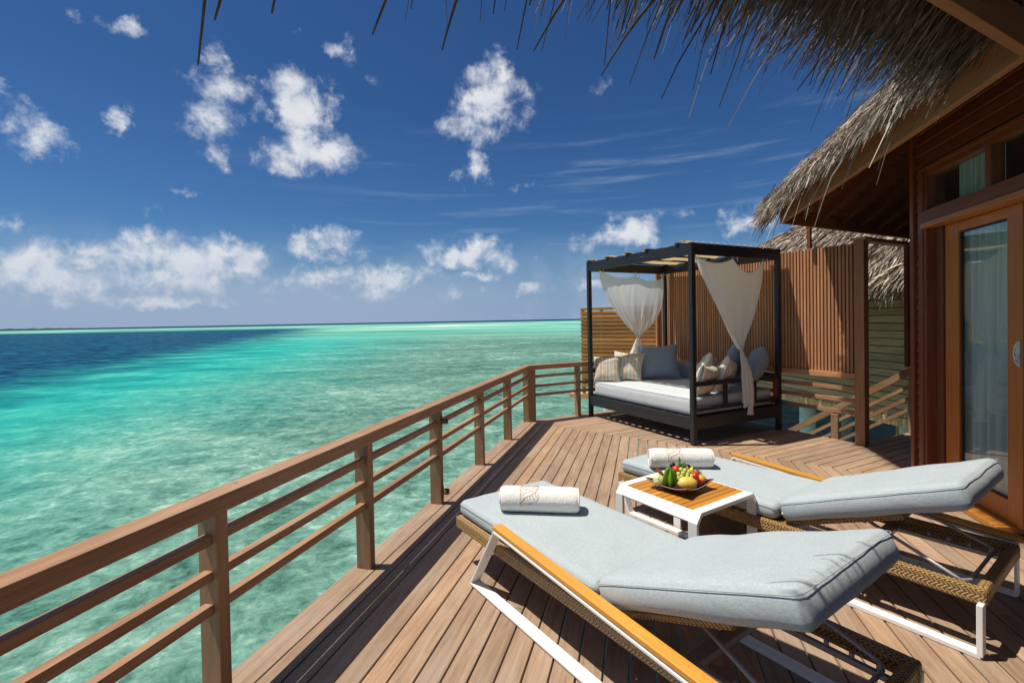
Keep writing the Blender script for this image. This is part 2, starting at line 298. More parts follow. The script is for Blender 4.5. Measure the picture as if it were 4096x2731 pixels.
# ------------------------------------------------------------------ mesh helpers
Z3 = Vector((0, 0, 1))
class MB:
    def __init__(s): s.v = []; s.f = []; s.uv = []; s.r = []; s.sm = []
    def box(s, c, ax, half, r=None, uvo=None):
        """c centre, ax three unit axes, half sizes; the grain runs along the longest axis"""
        c = Vector(c); ax = [Vector(a) for a in ax]; r = random.random() if r is None else r
        L = max(range(3), key=lambda i: half[i]); ou = random.random() * 3; ov = random.random() * 3
        base = len(s.v); hand = ax[0].cross(ax[1]).dot(ax[2])
        for sx in (-1, 1):
            for sy in (-1, 1):
                for sz in (-1, 1): s.v.append(c + ax[0] * half[0] * sx + ax[1] * half[1] * sy + ax[2] * half[2] * sz)
        co = [(sx, sy, sz) for sx in (-1, 1) for sy in (-1, 1) for sz in (-1, 1)]
        for q, na in (((0, 1, 3, 2), 0), ((4, 6, 7, 5), 0), ((0, 4, 5, 1), 1), ((2, 3, 7, 6), 1), ((0, 2, 6, 4), 2), ((1, 5, 7, 3), 2)):
            if hand < 0: q = q[::-1]
            s.f.append([base + i for i in q]); o = [i for i in range(3) if i != na]
            ua = L if L in o else o[0]; va = [i for i in o if i != ua][0]
            s.uv.append([(co[i][ua] * half[ua] + ou, co[i][va] * half[va] + ov + na * .07) for i in q]); s.r.append(r); s.sm.append(False)
    def beam(s, p0, p1, wd, ht, upv=Z3, r=None):
        p0 = Vector(p0); p1 = Vector(p1); a = (p1 - p0).normalized(); sd = upv.cross(a)
        sd = sd.normalized() if sd.length > 1e-6 else Vector((1, 0, 0)); u = a.cross(sd).normalized()
        s.box((p0 + p1) / 2, (a, sd, u), ((p1 - p0).length / 2, wd / 2, ht / 2), r)
    def abox(s, x0, x1, y0, y1, z0, z1, F=None, r=None):
        """axis box in frame F (origin, X, Y, Z)"""
        o, X, Y, Zz = F or (Vector((0, 0, 0)), Vector((1, 0, 0)), Vector((0, 1, 0)), Z3)
        c = o + X * (x0 + x1) / 2 + Y * (y0 + y1) / 2 + Zz * (z0 + z1) / 2
        s.box(c, (X, Y, Zz), (abs(x1 - x0) / 2, abs(y1 - y0) / 2, abs(z1 - z0) / 2), r)
    def prism(s, poly, z0, z1, r=None, uvd=None):
        """poly list of xy; z0,z1 numbers or functions of (x,y); uvd = unit grain direction"""
        poly = [(q[0], q[1]) for q in poly]
        if sum(poly[i][0] * poly[(i + 1) % len(poly)][1] - poly[(i + 1) % len(poly)][0] * poly[i][1] for i in range(len(poly))) < 0: poly.reverse()
        r = random.random() if r is None else r; n = len(poly); base = len(s.v)
        f0 = z0 if callable(z0) else (lambda x, y: z0); f1 = z1 if callable(z1) else (lambda x, y: z1)
        for x, y in poly: s.v.append(Vector((x, y, f0(x, y))))
        for x, y in poly: s.v.append(Vector((x, y, f1(x, y))))
        dx, dy = uvd or (1, 0); ou = random.random() * 3
        def uvp(i): q = s.v[base + i]; return (q.x * dx + q.y * dy + ou, -q.x * dy + q.y * dx + (q.z if False else 0))
        s.f.append([base + i for i in reversed(range(n))]); s.uv.append([uvp(i) for i in reversed(range(n))]); s.r.append(r); s.sm.append(False)
        s.f.append([base + n + i for i in range(n)]); s.uv.append([uvp(n + i) for i in range(n)]); s.r.append(r); s.sm.append(False)
        for i in range(n):
            j = (i + 1) % n; s.f.append([base + i, base + j, base + n + j, base + n + i]); L = (s.v[base + j] - s.v[base + i]).length; h = abs(s.v[base + n + i].z - s.v[base + i].z)
            if L >= h: s.uv.append([(ou, 0), (ou + L, 0), (ou + L, h), (ou, h)])
            else: s.uv.append([(ou, 0), (ou, L), (ou + h, L), (ou + h, 0)])
            s.r.append(r); s.sm.append(False)
    def grid(s, P, uvs=None, wrapu=False, r=.5, smooth=True):
        nu = len(P); nv = len(P[0]); base = len(s.v)
        for row in P: s.v += [Vector(q) for q in row]
        for i in range(nu if wrapu else nu - 1):
            for j in range(nv - 1):
                i2 = (i + 1) % nu
                s.f.append([base + i * nv + j, base + i2 * nv + j, base + i2 * nv + j + 1, base + i * nv + j + 1])
                if uvs: s.uv.append([uvs(i, j), uvs(i + 1, j), uvs(i + 1, j + 1), uvs(i, j + 1)])
                else: s.uv.append([(0, 0)] * 4)
                s.r.append(r); s.sm.append(smooth)
    def tube(s, pts, rad, n=8, r=.5, cap=True):
        pts = [Vector(q) for q in pts]; m_ = len(pts); rad = rad if isinstance(rad, (list, tuple)) else [rad] * m_
        rows = []; prev = None; L = 0; ls = []
        for i, q in enumerate(pts):
            tdir = (pts[min(i + 1, m_ - 1)] - pts[max(i - 1, 0)]).normalized()
            if prev is None: a = tdir.orthogonal().normalized()
            else: a = (prev - tdir * prev.dot(tdir)); a = a.normalized() if a.length > 1e-6 else tdir.orthogonal().normalized()
            prev = a; b = tdir.cross(a)
            rows.append([q + (a * math.cos(2 * math.pi * k / n) + b * math.sin(2 * math.pi * k / n)) * rad[i] for k in range(n)])
            if i: L += (q - pts[i - 1]).length
            ls.append(L)
        base = len(s.v)
        for row in rows: s.v += row
        for i in range(m_ - 1):
            for k in range(n):
                k2 = (k + 1) % n
                s.f.append([base + i * n + k, base + i * n + k2, base + (i + 1) * n + k2, base + (i + 1) * n + k])
                s.uv.append([(ls[i], k * .01), (ls[i], k * .01 + .01), (ls[i + 1], k * .01 + .01), (ls[i + 1], k * .01)]); s.r.append(r); s.sm.append(True)
        if cap:
            for i, rev in ((0, True), (m_ - 1, False)):
                ids = [base + i * n + k for k in range(n)]
                if rev: ids.reverse()
                s.f.append(ids); s.uv.append([(0, 0)] * n); s.r.append(r); s.sm.append(False)
    def build(s, name, material, parent=None, bevel=0, seg=2, local=False, weld=False, smooth=None):
        me = bpy.data.meshes.new(name)
        off = Vector((0, 0, 0)); M4 = None
        if parent is not None and not local:
            M4 = root_matrix(parent).inverted()
        vs = [tuple(M4 @ q) if M4 else tuple(q) for q in s.v]
        me.from_pydata(vs, [], s.f)
        uvl = me.uv_layers.new(name='UVMap')
        flat = [c for face in s.uv for p_ in face for c in p_]
        uvl.data.foreach_set('uv', flat)
        at = me.attributes.new('rnd', 'FLOAT', 'FACE'); at.data.foreach_set('value', s.r)
        me.polygons.foreach_set('use_smooth', s.sm if smooth is None else [smooth] * len(s.f))
        me.materials.append(material)
        if weld:
            bm = bmesh.new(); bm.from_mesh(me); bmesh.ops.remove_doubles(bm, verts=bm.verts, dist=1e-4)
            bmesh.ops.recalc_face_normals(bm, faces=bm.faces); bm.to_mesh(me); bm.free()
        me.update()
        o = bpy.data.objects.new(name, me); COL.objects.link(o)
        if parent is not None: o.parent = parent
        if bevel:
            b = o.modifiers.new('bevel', 'BEVEL'); b.width = bevel; b.segments = seg; b.limit_method = 'ANGLE'; b.angle_limit = R(50)
        return o
_rm = {}
def root_matrix(o):
    m = o.matrix_basis.copy()
    while o.parent is not None:
        o = o.parent; m = o.matrix_basis @ m
    return m
def tag(o, label=None, cat=None, group=None, kind=None):
    if label: o['label'] = label
    if cat: o['category'] = cat
    if group: o['group'] = group
    if kind: o['kind'] = kind
    return o
def thing(name, loc, label, cat, group=None, rz=0.):
    o = bpy.data.objects.new(name, None); COL.objects.link(o); o.location = loc; o.rotation_euler = (0, 0, rz)
    o.empty_display_size = .2
    return tag(o, label, cat, group)
def frame(o, rz): return (Vector(o), Vector((math.cos(rz), math.sin(rz), 0)), Vector((-math.sin(rz), math.cos(rz), 0)), Z3)
def FP(F, x, y, z): return F[0] + F[1] * x + F[2] * y + F[3] * z

# the deck's two building directions: A along the long railing and the villa wall, B along the short railing
A_ = R(15.3); B_ = R(62.5); G = Vector((.2236, 7.0341, 0))
Av = Vector((math.sin(A_), math.cos(A_), 0)); Nv = Vector((math.cos(A_), -math.sin(A_), 0))
Bv = Vector((math.sin(B_), math.cos(B_), 0)); Mv = Vector((math.cos(B_), -math.sin(B_), 0))
def AN(a, n, z=0.): return G + Av * a + Nv * n + Z3 * z
def BM(b, m_, z=0.): return G + Bv * b + Mv * m_ + Z3 * z
FA = (G, Av, Nv, Z3)        # x=a, y=n   (left-handed pair is fine for boxes)
FB = (G, Bv, Mv, Z3)
C47 = math.cos(B_ - A_); S47 = math.sin(B_ - A_)
def an2bm(a, n): return a * C47 + n * S47, -a * S47 + n * C47
def bm2an(b, m_): return b * C47 - m_ * S47, b * S47 + m_ * C47

def ribbons(p0, dr, L, W, g, nseg=4, curl=.0, taper=.6, kinky=.035):
    """numpy: many thin leaf strips. p0 (n,3) base, dr (n,3) unit dir, L,W,g arrays"""
    n = len(p0); s = np.linspace(0, 1, nseg + 1)
    rv = rng.normal(size=(n, 3)); sd = np.cross(dr, rv); sd /= np.linalg.norm(sd, axis=1)[:, None]
    bend = rng.normal(size=(n, 3)) * curl
    c = p0[:, None, :] + dr[:, None, :] * (L[:, None] * s)[:, :, None]
    c[:, :, 2] -= (g * L)[:, None] * s ** 2
    c += bend[:, None, :] * (L[:, None] * s ** 2)[:, :, None]
    kink = rng.normal(size=(n, nseg + 1, 3)) * .5; kink[:, 0] = 0; c += np.cumsum(kink, axis=1) * (L * kinky)[:, None, None]
    hw = (W[:, None] * (1 - taper * s ** 2) / 2)[:, :, None]
    l = c - sd[:, None, :] * hw; r_ = c + sd[:, None, :] * hw
    v = np.stack([l, r_], 2).reshape(-1, 3)
    k = (nseg + 1) * 2; b = (np.arange(n) * k)[:, None] + (np.arange(nseg) * 2)[None, :]
    f = np.stack([b, b + 1, b + 3, b + 2], -1).reshape(-1, 4)
    return v, f
def ribbon_object(name, parts, material, parent, tone=None):
    vs = []; fs = []; rs = []; off = 0
    for v, f, per in parts:
        vs.append(v); fs.append(f + off); off += len(v); nst = len(f) // per; rs.append(np.repeat(rng.random(nst) * (tone[len(rs)] if tone else 1.), per))
    v = np.concatenate(vs); f = np.concatenate(fs); r = np.concatenate(rs)
    if parent is not None:
        Mi = np.array(root_matrix(parent).inverted()); v = v @ Mi[:3, :3].T + Mi[:3, 3]
    me = bpy.data.meshes.new(name); me.vertices.add(len(v)); me.vertices.foreach_set('co', v.astype(np.float32).ravel())
    me.loops.add(len(f) * 4); me.loops.foreach_set('vertex_index', f.astype(np.int32).ravel())
    me.polygons.add(len(f)); me.polygons.foreach_set('loop_start', np.arange(0, len(f) * 4, 4, dtype=np.int32)); me.polygons.foreach_set('loop_total', np.full(len(f), 4, dtype=np.int32))
    me.update(); me.validate()
    at = me.attributes.new('rnd', 'FLOAT', 'FACE'); at.data.foreach_set('value', r.astype(np.float32))
    me.materials.append(material); o = bpy.data.objects.new(name, me); COL.objects.link(o)
    if parent is not None: o.parent = parent
    return o
# ------------------------------------------------------------------ the sea
WZ = -2.0
m, t = mat('lagoon_water'); P_ = geo(t); X, Y, _q = t.sepxyz(P_)[:3]
xy = t.comb(X, Y, 0)
big = t.noise(t.vmath('MULTIPLY', xy, (.020, .045, 1)), 1., 4, .55)
mid = t.noise(t.vmath('MULTIPLY', xy, (.15, .24, 1)), 1., 5, .6, .4)
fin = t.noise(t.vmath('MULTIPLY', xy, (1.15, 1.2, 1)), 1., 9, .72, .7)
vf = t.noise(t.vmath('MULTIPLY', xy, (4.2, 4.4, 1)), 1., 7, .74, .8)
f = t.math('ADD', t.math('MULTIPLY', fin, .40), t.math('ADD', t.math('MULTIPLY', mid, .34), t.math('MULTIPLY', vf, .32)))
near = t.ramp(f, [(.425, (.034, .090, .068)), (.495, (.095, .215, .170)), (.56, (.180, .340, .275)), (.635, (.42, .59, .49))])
f2 = t.math('ADD', t.math('MULTIPLY', mid, .5), t.math('ADD', t.math('MULTIPLY', fin, .35), t.math('MULTIPLY', vf, .2)))
turq = t.ramp(f2, [(.42, (.008, .26, .24)), (.55, (.022, .39, .33)), (.66, (.11, .54, .43))])
# coral rubble patches (dark) and sand
m2_ = t.noise(t.vmath('MULTIPLY', xy, (.055, .12, 1)), 1., 5, .62, .5)
patch = t.smooth(t.math('ADD', t.math('MULTIPLY', big, .35), t.math('ADD', t.math('MULTIPLY', m2_, .45), t.math('MULTIPLY', mid, .25))), .49, .60)
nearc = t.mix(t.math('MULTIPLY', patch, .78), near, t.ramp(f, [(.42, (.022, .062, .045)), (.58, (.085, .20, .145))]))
# distance from the reef edge: x = -22 - .385 y
ed = t.math('ADD', X, t.math('ADD', t.math('MULTIPLY', Y, .385), 22.))
ed = t.math('ADD', ed, t.math('MULTIPLY', t.math('SUBTRACT', mid, .5), t.math('MULTIPLY_ADD', Y, .22, 6.)))
turqf = t.math('SUBTRACT', 1., t.smooth(t.math('DIVIDE', ed, t.math('MULTIPLY_ADD', Y, .22, 10.)), .45, 1.75))
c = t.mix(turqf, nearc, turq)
# mid lagoon bands: pale sand flats and dark reef at growing distances
band = t.noise(t.vmath('MULTIPLY', xy, (.0045, .016, 1)), 1., 5, .62)
pale = t.mix(t.smooth(band, .38, .62), (.055, .27, .20), (.26, .62, .48))
c = t.mix(t.smooth(Y, 60., 190.), c, pale)
depth_n = t.noise(t.vmath('MULTIPLY', xy, (.35, .8, 1)), 1., 5, .65, .6)
deepc = t.ramp(depth_n, [(.40, (.0003, .020, .060)), (.52, (.0012, .062, .130)), (.62, (.012, .135, .215))])
dm = t.math('SUBTRACT', 1., t.smooth(t.math('DIVIDE', ed, t.math('MULTIPLY_ADD', Y, .07, 7.)), -.35, 1.35))
dm = t.math('MULTIPLY', dm, t.math('SUBTRACT', 1., t.smooth(t.math('ADD', Y, t.math('MULTIPLY', t.math('SUBTRACT', band, .5), 160.)), 330., 440.)))
c = t.mix(dm, c, deepc)
# sandbank shoal and the open ocean beyond the reef
sb = t.vmath('LENGTH', t.vmath('MULTIPLY', t.vmath('SUBTRACT', xy, (-50., 380., 0)), (1 / 75., 1 / 130., 0)))
c = t.mix(t.math('MULTIPLY', t.math('SUBTRACT', 1., t.smooth(sb, .3, 1.3)), .8), c, (.42, .62, .52))
far = t.smooth(t.math('ADD', Y, t.math('MULTIPLY', t.math('SUBTRACT', band, .5), 500.)), 820., 1250.)
c = t.mix(far, c, (.0022, .022, .085))
c = t.mix(1., c, (1.0, 1.0, 1.0), 'MULTIPLY')
wv1 = t.noise(t.vmath('MULTIPLY', xy, (1.3, 2.6, 1)), 1., 6, .62, .8)
wv2 = t.noise(t.vmath('MULTIPLY', xy, (.16, .36, 1)), 1., 5, .6, .4)
fade = t.math('SUBTRACT', 1., t.math('MULTIPLY', t.smooth(Y, 10., 400.), .6))
b1 = t.new('ShaderNodeBump', inp={'Distance': .10, 'Height': wv1}); t.l.new(t.math('MULTIPLY', fade, .8), b1.inputs['Strength'])
b2 = t.bump(wv2, .5, .35, b1.outputs[0])
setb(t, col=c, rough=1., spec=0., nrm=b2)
fr = t.new('ShaderNodeFresnel', inp={0: 1.33}); t.l.new(b2, fr.inputs['Normal'])
gl = t.new('ShaderNodeBsdfGlossy', inp={0: (1, 1, 1, 1), 1: .10}); t.l.new(b2, gl.inputs['Normal'])
mx = t.new('ShaderNodeMixShader'); t.l.new(t.math('MULTIPLY', fr.outputs[0], .12), mx.inputs[0]); t.l.new(t.b.outputs[0], mx.inputs[1]); t.l.new(gl.outputs[0], mx.inputs[2]); t.l.new(mx.outputs[0], t.o.inputs[0])
M['water'] = m
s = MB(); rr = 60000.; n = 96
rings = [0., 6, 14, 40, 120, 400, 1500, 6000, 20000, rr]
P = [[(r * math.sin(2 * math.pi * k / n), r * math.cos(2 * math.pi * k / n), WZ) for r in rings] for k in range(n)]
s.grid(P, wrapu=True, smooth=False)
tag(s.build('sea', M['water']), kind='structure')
# sandbank just breaking the surface
m, t = mat('white_coral_sand'); n_ = t.noise(geo(t), .2, 3, .6); setb(t, col=t.ramp(n_, [(.3, (.62, .56, .46)), (.7, (.80, .75, .66))]), rough=.9); M['sand'] = m
s = MB(); P = []
for k in range(40):
    a = 2 * math.pi * k / 40; row = []
    for j in range(7):
        q = j / 6; rad = (1 + .16 * math.sin(2 * a + 1) + .10 * math.sin(5 * a)) * q
        row.append((-50 + 17 * rad * math.cos(a), 380 + 34 * rad * math.sin(a), WZ - .08 + .42 * (1 - q ** 2)))
    P.append(row)
s.grid(P, wrapu=True); tag(s.build('sandbank', M['sand']), kind='structure')
# low wooded island on the horizon
m, t = mat('far_island_green'); setb(t, col=(.035, .055, .055), rough=.9); M['isle'] = m
s = MB(); P = []
for k in range(120):
    q = k / 119; x = -4850 + 1300 * q; y = 3900 + 160 * q; h = (6 + 8 * mnoise.noise((q * 22, 0, 0)) + 4 * mnoise.noise((q * 70, 3, 0))) * min(1, 6 * q, 6 * (1 - q)) + 1.5
    P.append([(x, y - 40, WZ - .5), (x, y - 25, WZ + h * .8), (x, y, WZ + h), (x, y + 60, WZ - .5)])
s.grid(P); tag(s.build('island', M['isle']), kind='structure')

# ------------------------------------------------------------------ the deck
PITCHB = .1085; GAP = .0085; N0 = .0475; TH = .03
deck = MB()
def board(poly_uv, conv, gdir, z1=0., th=TH): deck.prism([conv(*q).xy for q in poly_uv], z1 - th, z1, uvd=(gdir.x, gdir.y))
T_ = math.tan((B_ - A_) / 2)      # mitre: a = -T_*n
GB = lambda a, n: AN(a, n)
def a_board(n0, n1, a0):
    ends = [-T_ * n0, -T_ * n1]; cuts = []
    a = a0 - random.uniform(.3, 2.6)
    pos = a0
    while True:
        nxt = pos + random.choice((3.4, 4.1, 4.8)) if pos > a0 else pos + random.uniform(1.2, 4.2)
        if nxt > min(ends) - .5: break
        board([(pos + .0015, n0), (nxt - .0015, n0), (nxt - .0015, n1), (pos + .0015, n1)], GB, Av, random.uniform(-.0008, .0008)); pos = nxt
    board([(pos + .0015, n0), (ends[0] - .003, n0), (ends[1] - .003, n1), (pos + .0015, n1)], GB, Av, random.uniform(-.0008, .0008))
a_board(-.10, -.005 - GAP, -9.5) if False else None
board([(-9.5, -.105), (-T_ * -.105, -.105), (-T_ * .0405, .0405), (-9.5, .0405)], GB, Av)
k = 0
while True:
    n0 = N0 + PITCHB * k; n1 = n0 + PITCHB - GAP
    if n0 > 5.0: break
    a0 = -9.5 if n1 < 4.1 else -T_ * n0 - .02
    if n1 < 4.1: a_board(n0, n1, a0)
    k += 1
BEND = 2.65
def b_board(m0, m1):
    e0 = T_ * m0; e1 = T_ * m1; end = BEND if m0 < 3.06 else 4.6
    pos = None; 
    cut = max(e0, e1) + random.uniform(.7, 1.8)
    if cut < end - .5:
        board([(e0 + .003, m0), (cut, m0), (cut, m1), (e1 + .003, m1)], lambda b, m_: BM(b, m_), Bv, random.uniform(-.0008, .0008))
        board([(cut + .003, m0), (end, m0), (end, m1), (cut + .003, m1)], lambda b, m_: BM(b, m_), Bv, random.uniform(-.0008, .0008))
    else: board([(e0 + .003, m0), (end, m0), (end, m1), (e1 + .003, m1)], lambda b, m_: BM(b, m_), Bv, random.uniform(-.0008, .0008))
board([(T_ * -.105, -.105), (BEND, -.105), (BEND, .0405), (T_ * .0405, .0405)], BM, Bv)
k = 0
while True:
    m0 = N0 + PITCHB * k; m1 = m0 + PITCHB - GAP
    if m1 > 4.9: break
    b_board(m0, m1); k += 1
# edge boards and joists under the deck
deck.beam(AN(-9.5, -.085, -.125), AN(.02, -.085, -.125), .03, .19); deck.beam(BM(0, -.085, -.125), BM(BEND, -.085, -.125), .03, .19)
deck.beam(BM(BEND - .016, -.08, -.125), BM(BEND - .016, 3.06, -.125), .03, .19)
deck.beam(BM(BEND, 3.075, -.125), BM(4.6, 3.075, -.125), .03, .19)
for a in np.arange(-8.6, -.6, 1.2): deck.beam(AN(a, -.06, -.13), AN(a, 4.0, -.13), .05, .17)
for b in (1.9, 2.5): deck.beam(BM(b, -.06, -.13), BM(b, 3.0, -.13), .05, .17)
tag(deck.build('deck', M['deck'], bevel=.0022, seg=1), kind='structure')
m, t = mat('concrete'); n_ = t.noise(geo(t), 5., 4, .6); setb(t, col=t.ramp(n_, [(.3, (.40, .43, .42)), (.7, (.58, .61, .60))]), rough=.85); M['conc'] = m
def pile(x, y, rad, top, label, group='round piles standing in the lagoon'):
    o = thing('pile', (x, y, WZ), label, 'pile', group); q = MB()
    q.tube([(x, y, WZ - 1.0), (x, y, -.9), (x, y, top - .02), (x, y, top)], [rad, rad, rad, rad * .97], 28); q.build('column', M['pile'], o)
    q = MB(); q.tube([(x, y, WZ - .9), (x, y, WZ + .25)], rad * 1.02, 28); q.build('waterline_band', M['conc'], o); return o

# ------------------------------------------------------------------ deck railing
rl = thing('deck_railing', AN(-4, 0), 'weathered hardwood railing along the sea edge of the deck', 'railing')
def rail_post(F, x0, x1, y0=-.075, y1=.022, z1=.762):
    q = MB(); q.abox(x0, x1, y0, y1, 0.001, z1, F); q.build('post', M['rail'], rl, bevel=.003)
for a in (-7.49, -6.42, -5.35, -4.279, -3.22, -2.14, -1.065): rail_post(FA, a, a + .052)
rail_post(FA, 0, .055, -.085, .0)
q = MB(); q.prism([AN(0.055, -.085).xy, AN(.0, 0).xy, BM(.105, .031).xy, BM(.125, -.075).xy], .001, .761); q.build('post', M['rail'], rl, bevel=.003)
for b in (.862, 1.75, 2.585): rail_post(FB, b, b + .055)
cx_i = T_ * -.03; cx_o = T_ * .07
q = MB(); q.prism([AN(-9.4, -.072).xy, AN(T_ * .072, -.072).xy, AN(-T_ * .03, .03).xy, AN(-9.4, .03).xy], .762, .834, uvd=(Av.x, Av.y)); q.build('handrail', M['rail'], rl, bevel=.006)
q = MB(); q.prism([BM(-T_ * .072 + .0015, -.072).xy, BM(BEND - .02, -.072).xy, BM(BEND - .02, .03).xy, BM(T_ * .03 + .0015, .03).xy], .762, .834, uvd=(Bv.x, Bv.y)); q.build('handrail', M['rail'], rl, bevel=.006)
pa = [-7.49, -6.42, -5.35, -4.279, -3.22, -2.14, -1.065, 0]
for i in range(len(pa) - 1):
    for z in (.386, .518, .660):
        q = MB(); q.abox(pa[i] + .052, pa[i + 1], -.045, -.003, z - .019, z + .019, FA); q.build('rail', M['rail'], rl, bevel=.002)
pb = [.118, .862, 1.75, 2.585]
for i in range(3):
    for z in (.386, .518, .660):
        q = MB(); q.abox(pb[i] + (.055 if i else 0), pb[i + 1], -.045, -.003, z - .019, z + .019, FB); q.build('rail', M['rail'], rl, bevel=.002)
for a in (-5.20, -4.23, -3.17, -2.1, -1.0):     # screw plugs on the handrail
    q = MB(); c = AN(a, -.035, .8345); q.tube([c, c + Z3 * .0012], .0085, 14); q.build('screw_plug', M['steel'], rl)
for z in (.675, .095):      # brass torch rings on the middle post
    q = MB(); c = AN(-3.192, .022, z); q.box(c + Nv * .004, (Av, Nv, Z3), (.012, .004, .055))
    q.build('bracket_plate', M['brass'], rl, bevel=.002)
    q = MB(); cc = AN(-3.192, .055, z + .005); rows = []
    for (rad, dz) in ((.027, -.018), (.027, .018), (.0235, .018), (.0235, -.012), (.002, -.012)):
        rows.append([cc + Vector((math.cos(2 * math.pi * k / 24), math.sin(2 * math.pi * k / 24), 0)) * rad + Z3 * dz for k in range(25)])
    q.grid(rows); q.build('torch_ring', M['brass'], rl)

# ------------------------------------------------------------------ vertical slat screen behind the bed
scn = thing('slat_screen', BM(BEND + .06, 1.5), 'tall reddish screen of narrow upright slats behind the canopy bed', 'privacy screen')
q = MB(); mm_ = -.06
while mm_ < 3.03:
    q.abox(BEND + .012, BEND + .050, mm_, mm_ + .0255, .807, 2.315 + random.uniform(-.002, .002), FB); mm_ += .0415
q.build('slat_panel', M['screen'], scn, bevel=.0015, seg=1)
q = MB()
for z in (1.0, 1.6, 2.18): q.abox(BEND + .0505, BEND + .075, -.06, 3.05, z, z + .07, FB)
q.build('back_batten', M['screen'], scn)
q = MB(); q.abox(BEND - .012, BEND + .07, -.07, 3.085, .741, .8065, FB); q.build('bottom_board', M['screen'], scn, bevel=.003)
for z in (.622, .483, .340):
    q = MB(); q.abox(BEND + .005, BEND + .05, -.0, 3.052, z - .023, z + .023, FB); q.build('rail', M['rail'], scn, bevel=.002)
q = MB(); q.abox(2.575, 2.675, 3.056, 3.16, .001, 2.33, FB); q.build('corner_post', M['screen'], scn, bevel=.006)
q = MB(); q.abox(2.60, 2.70, -.10, -.075, .001, 2.31, FB); q.abox(2.60, 2.70, -.074, -.062, .81, 2.31, FB); q.build('end_post', M['screen'], scn, bevel=.003)
q = MB(); q.abox(2.555, 2.72, 3.03, 3.19, 2.332, 2.362, FB); q.abox(2.721, 4.5, 3.05, 3.17, 2.318, 2.362, FB); q.build('cap_beam', M['screen'], scn, bevel=.003)
q = MB(); q.abox(2.585, 2.625, 2.52, 2.56, 2.32, 2.62, FB); q.build('roof_prop', M['villa'], scn)
# side panel above the stair post
q = MB(); bb = 3.62
while bb < 4.50: q.abox(bb, bb + .03, 3.09, 3.13, .83, 2.315, FB); bb += .06
q.build('side_slat_panel', M['villa'], scn)

# ------------------------------------------------------------------ golden horizontal fence beyond the corner
e0 = BM(2.62, -.11); fd = Vector((math.sin(R(-64)), math.cos(R(-64)), 0)); fn = -Vector((-fd.y, fd.x, 0))
FF = (e0, fd, fn, Z3)
fen = thing('slatted_fence', e0 + fd * .8, 'low golden-brown fence of horizontal boards above the water behind the bed', 'fence')
q = MB(); z = .24
while z < 1.66: q.abox(.0, 1.36, 0, .022, z, z + .052, FF, r=random.random()); z += .0705
q.build('slat_panel', M['golden'], fen, bevel=.002, seg=1)
q = MB(); z = .275
while z < 1.6: q.abox(.0, 1.36, .072, .090, z, z + .052, FF, r=random.random()); z += .0705
q.build('back_slats', M['villa'], fen)
for x in (.40, .95, 1.30): q = MB(); q.abox(x, x + .05, .023, .07, .1, 1.66, FF); q.build('post', M['golden'], fen)
for x in (.12,): q = MB(); q.abox(x, x + .05, .023, .07, .1, 1.66, FF); q.build('post', M['golden'], fen)
q = MB(); q.abox(-.02, 1.6, .0, .30, .02, .10, FF); q.build('footing_beam', M['grey'], fen)
pile(1.86, 9.35, .11, .02, 'pale round pile under the golden horizontal fence')

# ------------------------------------------------------------------ stair railing going down to the water
st_ = thing('stair_railing', BM(3.7, 3.1), 'sloping hardwood handrail with three lower rails going down behind the slat screen post', 'stair railing')
sl = .684
def sr(dz, h, nm, m0=1.0, m1=3.12, b=3.70):
    q = MB(); q.beam(BM(b, m1, .775 + dz - (3.12 - m1) * sl), BM(b, m0, .775 + dz - (3.12 - m0) * sl), .05, h); q.build(nm, M['rail'], st_, bevel=.002)
sr(0, .078, 'handrail')
for dz in (-.185, -.33, -.475): sr(dz, .040, 'rail')
for mq, zt, zb in ((3.12, .815, .001), (2.2, .10, -.75), (1.2, -.62, -1.6)):
    q = MB(); q.abox(3.66, 3.745, mq - .01, mq + .085, zb, zt, FB); q.build('post', M['rail'], st_, bevel=.004)
stc = thing('staircase', BM(3.2, 3.0, -.3), 'wooden steps leading down from the deck landing to the lagoon', 'stairs')
for k in range(8):
    q = MB(); q.abox(2.78, 3.62, 3.03 - .29 * (k + 1), 3.03 - .29 * k - .02, -.2 * (k + 1) - .03, -.2 * (k + 1), FB); q.build('tread', M['deck'], stc)
for b in (2.76, 3.64): q = MB(); q.beam(BM(b, 3.05, -.12), BM(b, .65, -1.77), .03, .2); q.build('stringer', M['rail'], stc)

# ------------------------------------------------------------------ the villa
vl = thing('beach_villa', AN(-4, 4.6), 'dark red hardwood water villa with glass sliding door and overhanging thatched roof', 'villa')
ZI = 2.72
def vb(nm, mt, a0, a1, n0, n1, z0, z1, bev=.003, par=None):
    q = MB(); q.abox(a0, a1, n0, n1, z0, z1, FA); return q.build(nm, mt, par or vl, bevel=bev)
vb('corner_post', M['villa'], -1.785, -1.725, 3.950, 4.10, .001, 3.45, .006)
vb('side_trim', M['villa'], -1.926, -1.855, 3.952, 4.10, .001, ZI - .02, .006)
# lapped siding: narrow strip by the corner and the wide wall above the door
q = MB(); z = .02
while z < 3.5:
    lo, hi = (-1.8545, -1.7855) if z < ZI - .05 else (-9.4, -1.7855)
    c = AN((lo + hi) / 2, 3.988, z + .045); tl = Vector((Nv.x * math.sin(R(13)), Nv.y * math.sin(R(13)), math.cos(R(13))))
    q.box(c, (Av, tl.cross(Av), tl), ((hi - lo) / 2, .008, .047)); z += .0945
q.build('siding', M['villa'], vl, bevel=.0015, seg=1)
q = MB(); q.abox(-9.4, -1.80, 4.012, 4.10, ZI, 3.5, FA); q.abox(-1.955, -1.786, 4.012, 4.10, .0, ZI, FA); q.abox(-9.4, -3.95, 4.01, 4.10, 0, ZI, FA); q.build('wall', M['villa'], vl)
